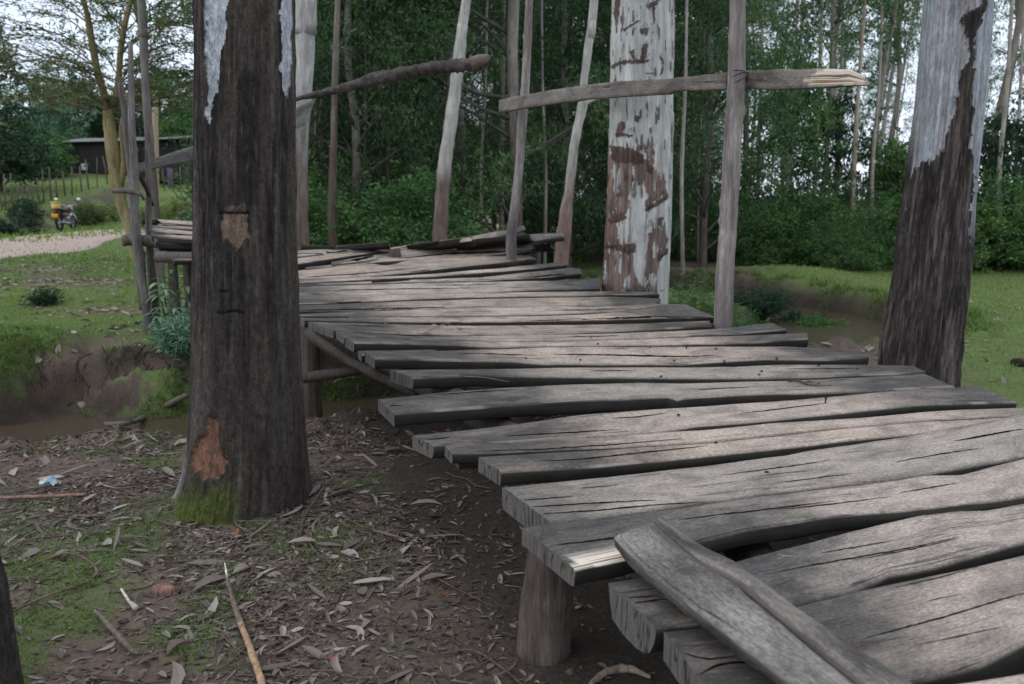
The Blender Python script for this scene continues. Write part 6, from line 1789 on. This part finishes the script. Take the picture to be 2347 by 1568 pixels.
leafy_plant('leafy_plant', 'green plant with long drooping leaves beside the left bridge poles', [
    [(395,800,0),(385,720,0),(362,625,.05)], [(395,800,.05),(410,720,.1),(395,605,.1)], [(400,800,.1),(420,760,.1),(430,640,.15)], [(392,800,-.1),(378,770,-.1),(362,712,-.1)],
    [(400,800,-.1),(405,760,-.2),(402,700,-.2)], [(400,800,-.1),(422,780,-.2),(428,735,-.2)], [(405,800,-.1),(420,760,0),(440,690,0)], [(402,800,0),(425,790,-.15),(420,765,-.2)], [(402,800,0),(372,700,0),(380,660,0)]], 7.0, 61, per=22)
leafy_plant('leafy_plant', 'pale green leafy plant on the road bank just left of the dark trunk', [
    [(440,520,0),(430,500,0),(420,478,0)], [(440,520,.1),(445,495,.1),(450,470,.1)], [(440,520,-.1),(425,505,-.1),(408,500,-.1)], [(440,520,0),(450,500,0),(455,490,0)]], 12.5, 62, per=16)
X, Y = place(98, 8.9)
feathery('herb_tuft', 'dry grey herb tuft alone on the grass of the far bank', np.array([X, Y, hz(X, Y)]), .17, .10, 8, 63, 'darkleaf')
X, Y = place(420, 6.5)
feathery('herb_tuft', 'grey-green herbs at the foot of the far bank beside the dark trunk', np.array([X, Y, hz(X, Y)]), .22, .2, 40, 64, 'silverleaf')
# scrub along the cutting beyond the road
for i, (x, D0, h_, lab) in enumerate(((75, 33, .9, 'dark scrub bush left of the motorcycle beyond the road'), (30, 27, .7, 'low dark scrub at the left edge beyond the road'), (205, 37, 1.1, 'brownish scrub on the road cutting just right of the motorcycle'), (245, 38, 1.2, 'brownish scrub on the road cutting left of the acacia'), (385, 30, 1.3, 'brownish scrub on the bank behind the left hand rail'), (420, 28, 1.2, 'scrub on the bank beside the dark trunk'), (365, 33, .9, 'scrub on the bank between poles and rail'))):
    o = bush_proto('scrub_bush', lab, 1300 + i, .9, h_, 20, .22, 150, 'darkleaf' if i in (0, 1) else 'acacialeaf', .13, .035)
    X, Y = place(x, D0); o.location = (X, Y, hz(X, Y) - .05)

# ================================================================ fence stakes on the hill
fr = np.random.default_rng(88)
m_st = simple('stake_wood', (.15, .12, .10), .9, 0, .3, 6)
def stake(x, D0, h, w, name='fence_stake'):
    X, Y = place(x, D0); z = hz(X, Y)
    t0 = fr.normal(size=3) * .05 * h
    V, Q, T = tube([[X, Y, z - .2], [X + t0[0] * .5, Y, z + h * .5], [X + t0[0], Y + t0[1], z + h]], [w, w * .9, w * .75], 7, .3, int(fr.integers(1e6)))
    return V, Q, T, (X, Y, z)
fen = thing('stake_fence', 'rough stake fence of dark uneven branches running up the grassy slope', 'fence', (*place(100, 40), hz(*place(100, 40))))
xs = [(8,36.5),(22,36.8),(30,37),(47,37.2),(60,37.6),(70,38),(82,38.4),(92,38.8),(104,39.5),(118,40),(131,40.5),(147,41.5),(165,43),(183,43),(205,45),(222,46),(240,47),(262,49),(376,50),(393,51),(410,52),(428,52),(446,53),(466,54)]
for k, (x, D0) in enumerate(xs):
    V, Q, T, b = stake(x + fr.uniform(-2, 2), D0, fr.uniform(.95, 1.75), fr.uniform(.03, .055))
    mesh('stake', V, [Q, T], m_st, fen)
P = [np.array([*place(x, D0), hz(*place(x, D0)) + .75]) for x, D0 in xs[::3]]
V, Q, T = tube(spline(P, 60), .012, 5); mesh('rail_wire', V, [Q, T], m_st, fen)

# ================================================================ timber shed
m_wall = NT('dark_timber_wall', .9, .2)
w_ = m_wall.noise(m_wall.mapping(m_wall.coord('Object'), (5, 5, .6)), 2.0, 4)
m_wall.base(m_wall.mix(w_, (.022, .020, .022), (.060, .052, .050))); m_wall.bump(w_, .4, .02); m_wall = m_wall.m
m_roof = simple('weathered_tin', (.19, .18, .175), .55, .3, .25, 3)
m_dark = simple('dark_opening', (.012, .012, .012), .9, 0, .1)
m_white = simple('white_paint', (.7, .7, .7), .6, 0, .1)
m_post = simple('bare_post', (.42, .31, .22), .8, 0, .2)
X0, Y0 = place(290, 55); zg = hz(X0, Y0)
shed = thing('timber_shed', 'low dark timber shed with a rusty tin roof on the slope beyond the road', 'shed', (X0, Y0, zg), rz=math.radians(-6))
def sh(name, pieces, mat, parent=None):
    a = Acc()
    for c, s_, *b in pieces:
        V, Q, T = box(c, s_, None, b[0] if b else 0); a.add(V, Q, T)
    return mesh(name, np.concatenate(a.V), a.faces(), mat, parent or shed, local=True, smooth=False)
hw = 4.55
sh('wall', [((-hw + .03 + .15 * i + .07, fr.uniform(-.01, .01), .95 + fr.uniform(-.02, .02)), (.135, .05, 2.5)) for i in range(int(2 * hw / .15))] + [((0, .1, .9), (2 * hw, .08, 2.4)), ((-hw, 1.8, .9), (.08, 3.6, 2.4)), ((hw, 1.8, .9), (.08, 3.6, 2.4)), ((0, 3.6, .9), (2 * hw, .08, 2.4))], m_wall)
def roofpiece(x0, x1, yl, zl, yr, zr, name='roof'):
    n = int((x1 - x0) / .05); xs_ = np.linspace(x0, x1, n); ys = np.linspace(0, 1, 5)
    zc = .025 * np.cos(xs_ / .10 * 2 * np.pi)
    Vt = np.stack([np.repeat(xs_[:, None], 5, 1), yl + (yr - yl) * ys[None] + 0 * xs_[:, None], zl + (zr - zl) * ys[None] + zc[:, None] + .10 * (xs_[:, None] - x0) / (x1 - x0)], -1).reshape(-1, 3)
    Vb = Vt - [0, 0, .05]; m_ = len(Vt); Q = grid_faces(n, 5)
    rim = [(i * 5, (i + 1) * 5, (i + 1) * 5 + m_, i * 5 + m_) for i in range(n - 1)] + [(i * 5 + 4, i * 5 + 4 + m_, (i + 1) * 5 + 4 + m_, (i + 1) * 5 + 4) for i in range(n - 1)]
    return mesh(name, np.concatenate([Vt, Vb]), [Q, Q[:, ::-1] + m_, np.array(rim)], m_roof, shed, local=True)
roofpiece(-hw - .35, 2.4, -.45, 2.16, 4.0, 2.75)
roofpiece(2.3, hw + .5, -.6, 2.26, 4.1, 2.95)
dr = sh('door', [((-3.3, -.06, .85), (.9, .06, 1.75))], m_dark); sh('door_frame', [((-3.79, -.08, .9), (.07, .09, 1.9)), ((-2.81, -.08, .9), (.07, .09, 1.9)), ((-3.3, -.08, 1.78), (1.05, .09, .07))], m_wall, dr)
sh('notice_board', [((-2.35, -.07, .55), (.42, .03, .42))], m_white)
wd = sh('window', [((1.2, -.06, 1.25), (.8, .05, .6))], m_dark); sh('window_frame', [((1.2, -.09, 1.58), (.92, .05, .06)), ((1.2, -.09, .92), (.92, .05, .06)), ((.76, -.09, 1.25), (.06, .05, .6)), ((1.64, -.09, 1.25), (.06, .05, .6))], m_wall, wd)
for x_ in (-4.5, 2.4, 4.4):
    V, Q, T = tube([[x_, -.35, -.5], [x_, -.33, 2.15]], .05, 8, .1, 3); mesh('post', V, [Q, T], m_wall, shed, local=True)
# purple cloth by the shed, bare utility pole in front
X1, Y1 = place(405, 52); z1 = hz(X1, Y1)
gu, gv = np.meshgrid(np.linspace(-.17, .17, 9), np.linspace(0, 1.25, 16), indexing='ij')
V = np.stack([gu, .05 * np.sin(gu * 30) * (1.3 - gv), gv], -1).reshape(-1, 3); V2 = V + [0, .012, 0]
tag(mesh('hanging_cloth', np.concatenate([V, V2]), [grid_faces(9, 16), grid_faces(9, 16)[:, ::-1] + len(V)], simple('purple_cloth', (.20, .10, .26), .9), local=True, base=(0, 0, 0)), 'faded purple cloth hanging in front of the shed near the dark trunk', 'cloth').location = (X1, Y1, z1 + .1)
X1, Y1 = place(357, 46)
P = [at_d(358, 520, 46), at_d(358, 400, 46), at_d(356, 300, 46), at_d(355, 208, 46)]
V, Q, T = tube(spline(P, 20), [.16] * 20, 10, .05, 4)
tag(mesh('utility_pole', V, [Q, T], m_post, base=P[0]), 'bare orange-brown wooden pole standing in front of the shed', 'pole')

# ================================================================ motorcycle
m_rub = simple('tyre_rubber', (.02, .02, .021), .8, 0, .2); m_chr = simple('dull_chrome', (.35, .35, .37), .35, 1.0, .05, 20, 0)
m_red = simple('red_enamel', (.10, .010, .016), .35, 0, .1, 10, 0, .6); m_blk = simple('black_parts', (.02, .02, .024), .5, 0, .2)
m_wh = simple('white_plastic', (.82, .84, .88), .35, 0, .05); m_yel = simple('yellow_plastic', (.62, .46, .12), .45, 0, .08); m_ora = simple('orange_plate', (.80, .36, .03), .5, 0, .05)
MX, MY = place(163, 32); mz = hz(MX, MY)
bike = thing('motorcycle', 'dark red and black motorcycle parked on the grass beyond the murram road', 'motorcycle', (MX, MY, mz), rz=math.radians(97))
def bm(name, parts, mat, parent=None, smooth=True):
    a = Acc()
    for V, Q, T in parts: a.add(V, Q, T)
    return mesh(name, np.concatenate(a.V), a.faces(), mat, parent or bike, local=True, smooth=smooth)
def torus(c, R, r, n=30, m=10):
    u = np.linspace(0, 2 * np.pi, n, endpoint=False); v = np.linspace(0, 2 * np.pi, m, endpoint=False)
    U, W = np.meshgrid(u, v, indexing='ij')
    V = np.stack([(R + r * np.cos(W)) * np.cos(U), r * np.sin(W), (R + r * np.cos(W)) * np.sin(U)], -1).reshape(-1, 3) + c
    i = np.arange(n)[:, None]; j = np.arange(m)[None]
    Q = np.stack([i * m + j, ((i + 1) % n) * m + j, ((i + 1) % n) * m + (j + 1) % m, i * m + (j + 1) % m], -1).reshape(-1, 4)
    return V, Q, None
def ell(c, s, n=16):
    u = np.linspace(0, np.pi, n)[:, None]; v = np.linspace(0, 2 * np.pi, n, endpoint=False)[None]
    N = np.stack([np.sin(u) * np.cos(v), np.sin(u) * np.sin(v), np.cos(u) * np.ones_like(v)], -1)
    return (N * np.array(s)).reshape(-1, 3) + c, grid_faces(n, n, True), None
tb = lambda P, r, s=8: tube(np.array(P, float), r, s)
for xw in (-.62, .63):
    w = bm('wheel', [tb([(xw, -.06, .31), (xw, .06, .31)], .05, 12)] + [tb([(xw, 0, .31), (xw + .25 * math.cos(a), 0, .31 + .25 * math.sin(a))], .006, 5) for a in np.arange(0, 6.2, .52)], m_chr)
    bm('tyre', [torus((xw, 0, .31), .265, .045)], m_rub, w); bm('rim', [torus((xw, 0, .31), .235, .014, 30, 6)], m_chr, w)
bm('mudguard', [tube([(.63 + .33 * math.cos(a), 0, .31 + .33 * math.sin(a)) for a in np.linspace(.2, 2.3, 12)], .06, 8, flat=.4)], m_wh)
bm('mudguard', [tube([(-.62 + .34 * math.cos(a), 0, .31 + .34 * math.sin(a)) for a in np.linspace(.9, 3.2, 12)], .07, 8, flat=.4)], m_blk)
bm('frame', [tb([(.38, 0, .85), (.1, 0, .42), (-.25, 0, .38), (-.62, .08, .31)], .022), tb([(.38, 0, .85), (-.2, 0, .75), (-.85, 0, .78)], .02), tb([(-.62, -.08, .31), (-.2, -.08, .4)], .02)], m_blk)
bm('fork', [tb([(.63, s * .08, .31), (.42, s * .08, .95)], .022) for s in (-1, 1)], m_chr)
bm('engine', [box((.02, 0, .42), (.34, .24, .26), None, .04), box((.08, 0, .60), (.18, .17, .18), rot('Y', .2), .03)], m_chr, smooth=False)
bm('fuel_tank', [ell((.16, 0, .84), (.28, .14, .12))], m_red)
bm('side_panel', [ell((-.30, 0, .62), (.20, .13, .14))], m_red)
bm('seat', [box((-.32, 0, .83), (.74, .26, .09), rot('Y', .06), .035)], m_blk)
bm('tail', [box((-.80, 0, .76), (.26, .20, .14), None, .04)], m_red)
bm('luggage_rack', [tb([(-.55, s, .86), (-1.02, s, .86)], .012) for s in (-.13, .13)] + [tb([(x_, -.13, .86), (x_, .13, .86)], .012) for x_ in (-.6, -.75, -.9, -1.02)], m_blk)
bm('exhaust', [tube([(.1, -.17, .32), (-.3, -.19, .30), (-.85, -.20, .36)], [.03, .045, .05], 10)], m_chr)
bm('handlebar', [tb([(.30, -.36, 1.05), (.40, -.14, 1.0), (.42, 0, .96), (.40, .14, 1.0), (.30, .36, 1.05)], .014)], m_chr)
for s in (-1, 1):
    mr_ = bm('mirror', [ell((.30, s * .42, 1.24), (.05, .075, .055), 10)], m_wh); bm('mirror_stem', [tb([(.31, s * .3, 1.05), (.32, s * .36, 1.14), (.30, s * .42, 1.22)], .007)], m_blk, mr_)
bm('headlight', [ell((.52, 0, .93), (.08, .09, .09), 12)], m_chr)
bm('number_plate', [box((-.97, 0, .60), (.02, .24, .16), rot('Y', -.15), .006)], m_ora)
bm('tail_light', [box((-.94, 0, .74), (.03, .12, .05), None, .01)], m_red)
bm('side_stand', [tb([(0, .08, .3), (-.05, .28, .02)], .012)], m_blk)
bm('footrest', [tb([(-.05, -.28, .32), (-.05, .28, .32)], .014)], m_blk)
bk = thing('yellow_bucket', 'yellow plastic bucket strapped on the back of the motorcycle', 'bucket', (MX, MY, mz + .87))
c_, s_ = math.cos(math.radians(97)), math.sin(math.radians(97))
bk.location = (MX - .82 * c_, MY - .82 * s_, mz + .875)
bm('bucket_body', [tube([(0, 0, 0), (0, 0, .02), (0, 0, .22)], [.14, .145, .165], 20)], m_yel, bk); bm('bucket_lid', [tube([(0, 0, .22), (0, 0, .25), (0, 0, .265)], [.18, .18, .17], 20)], m_yel, bk)
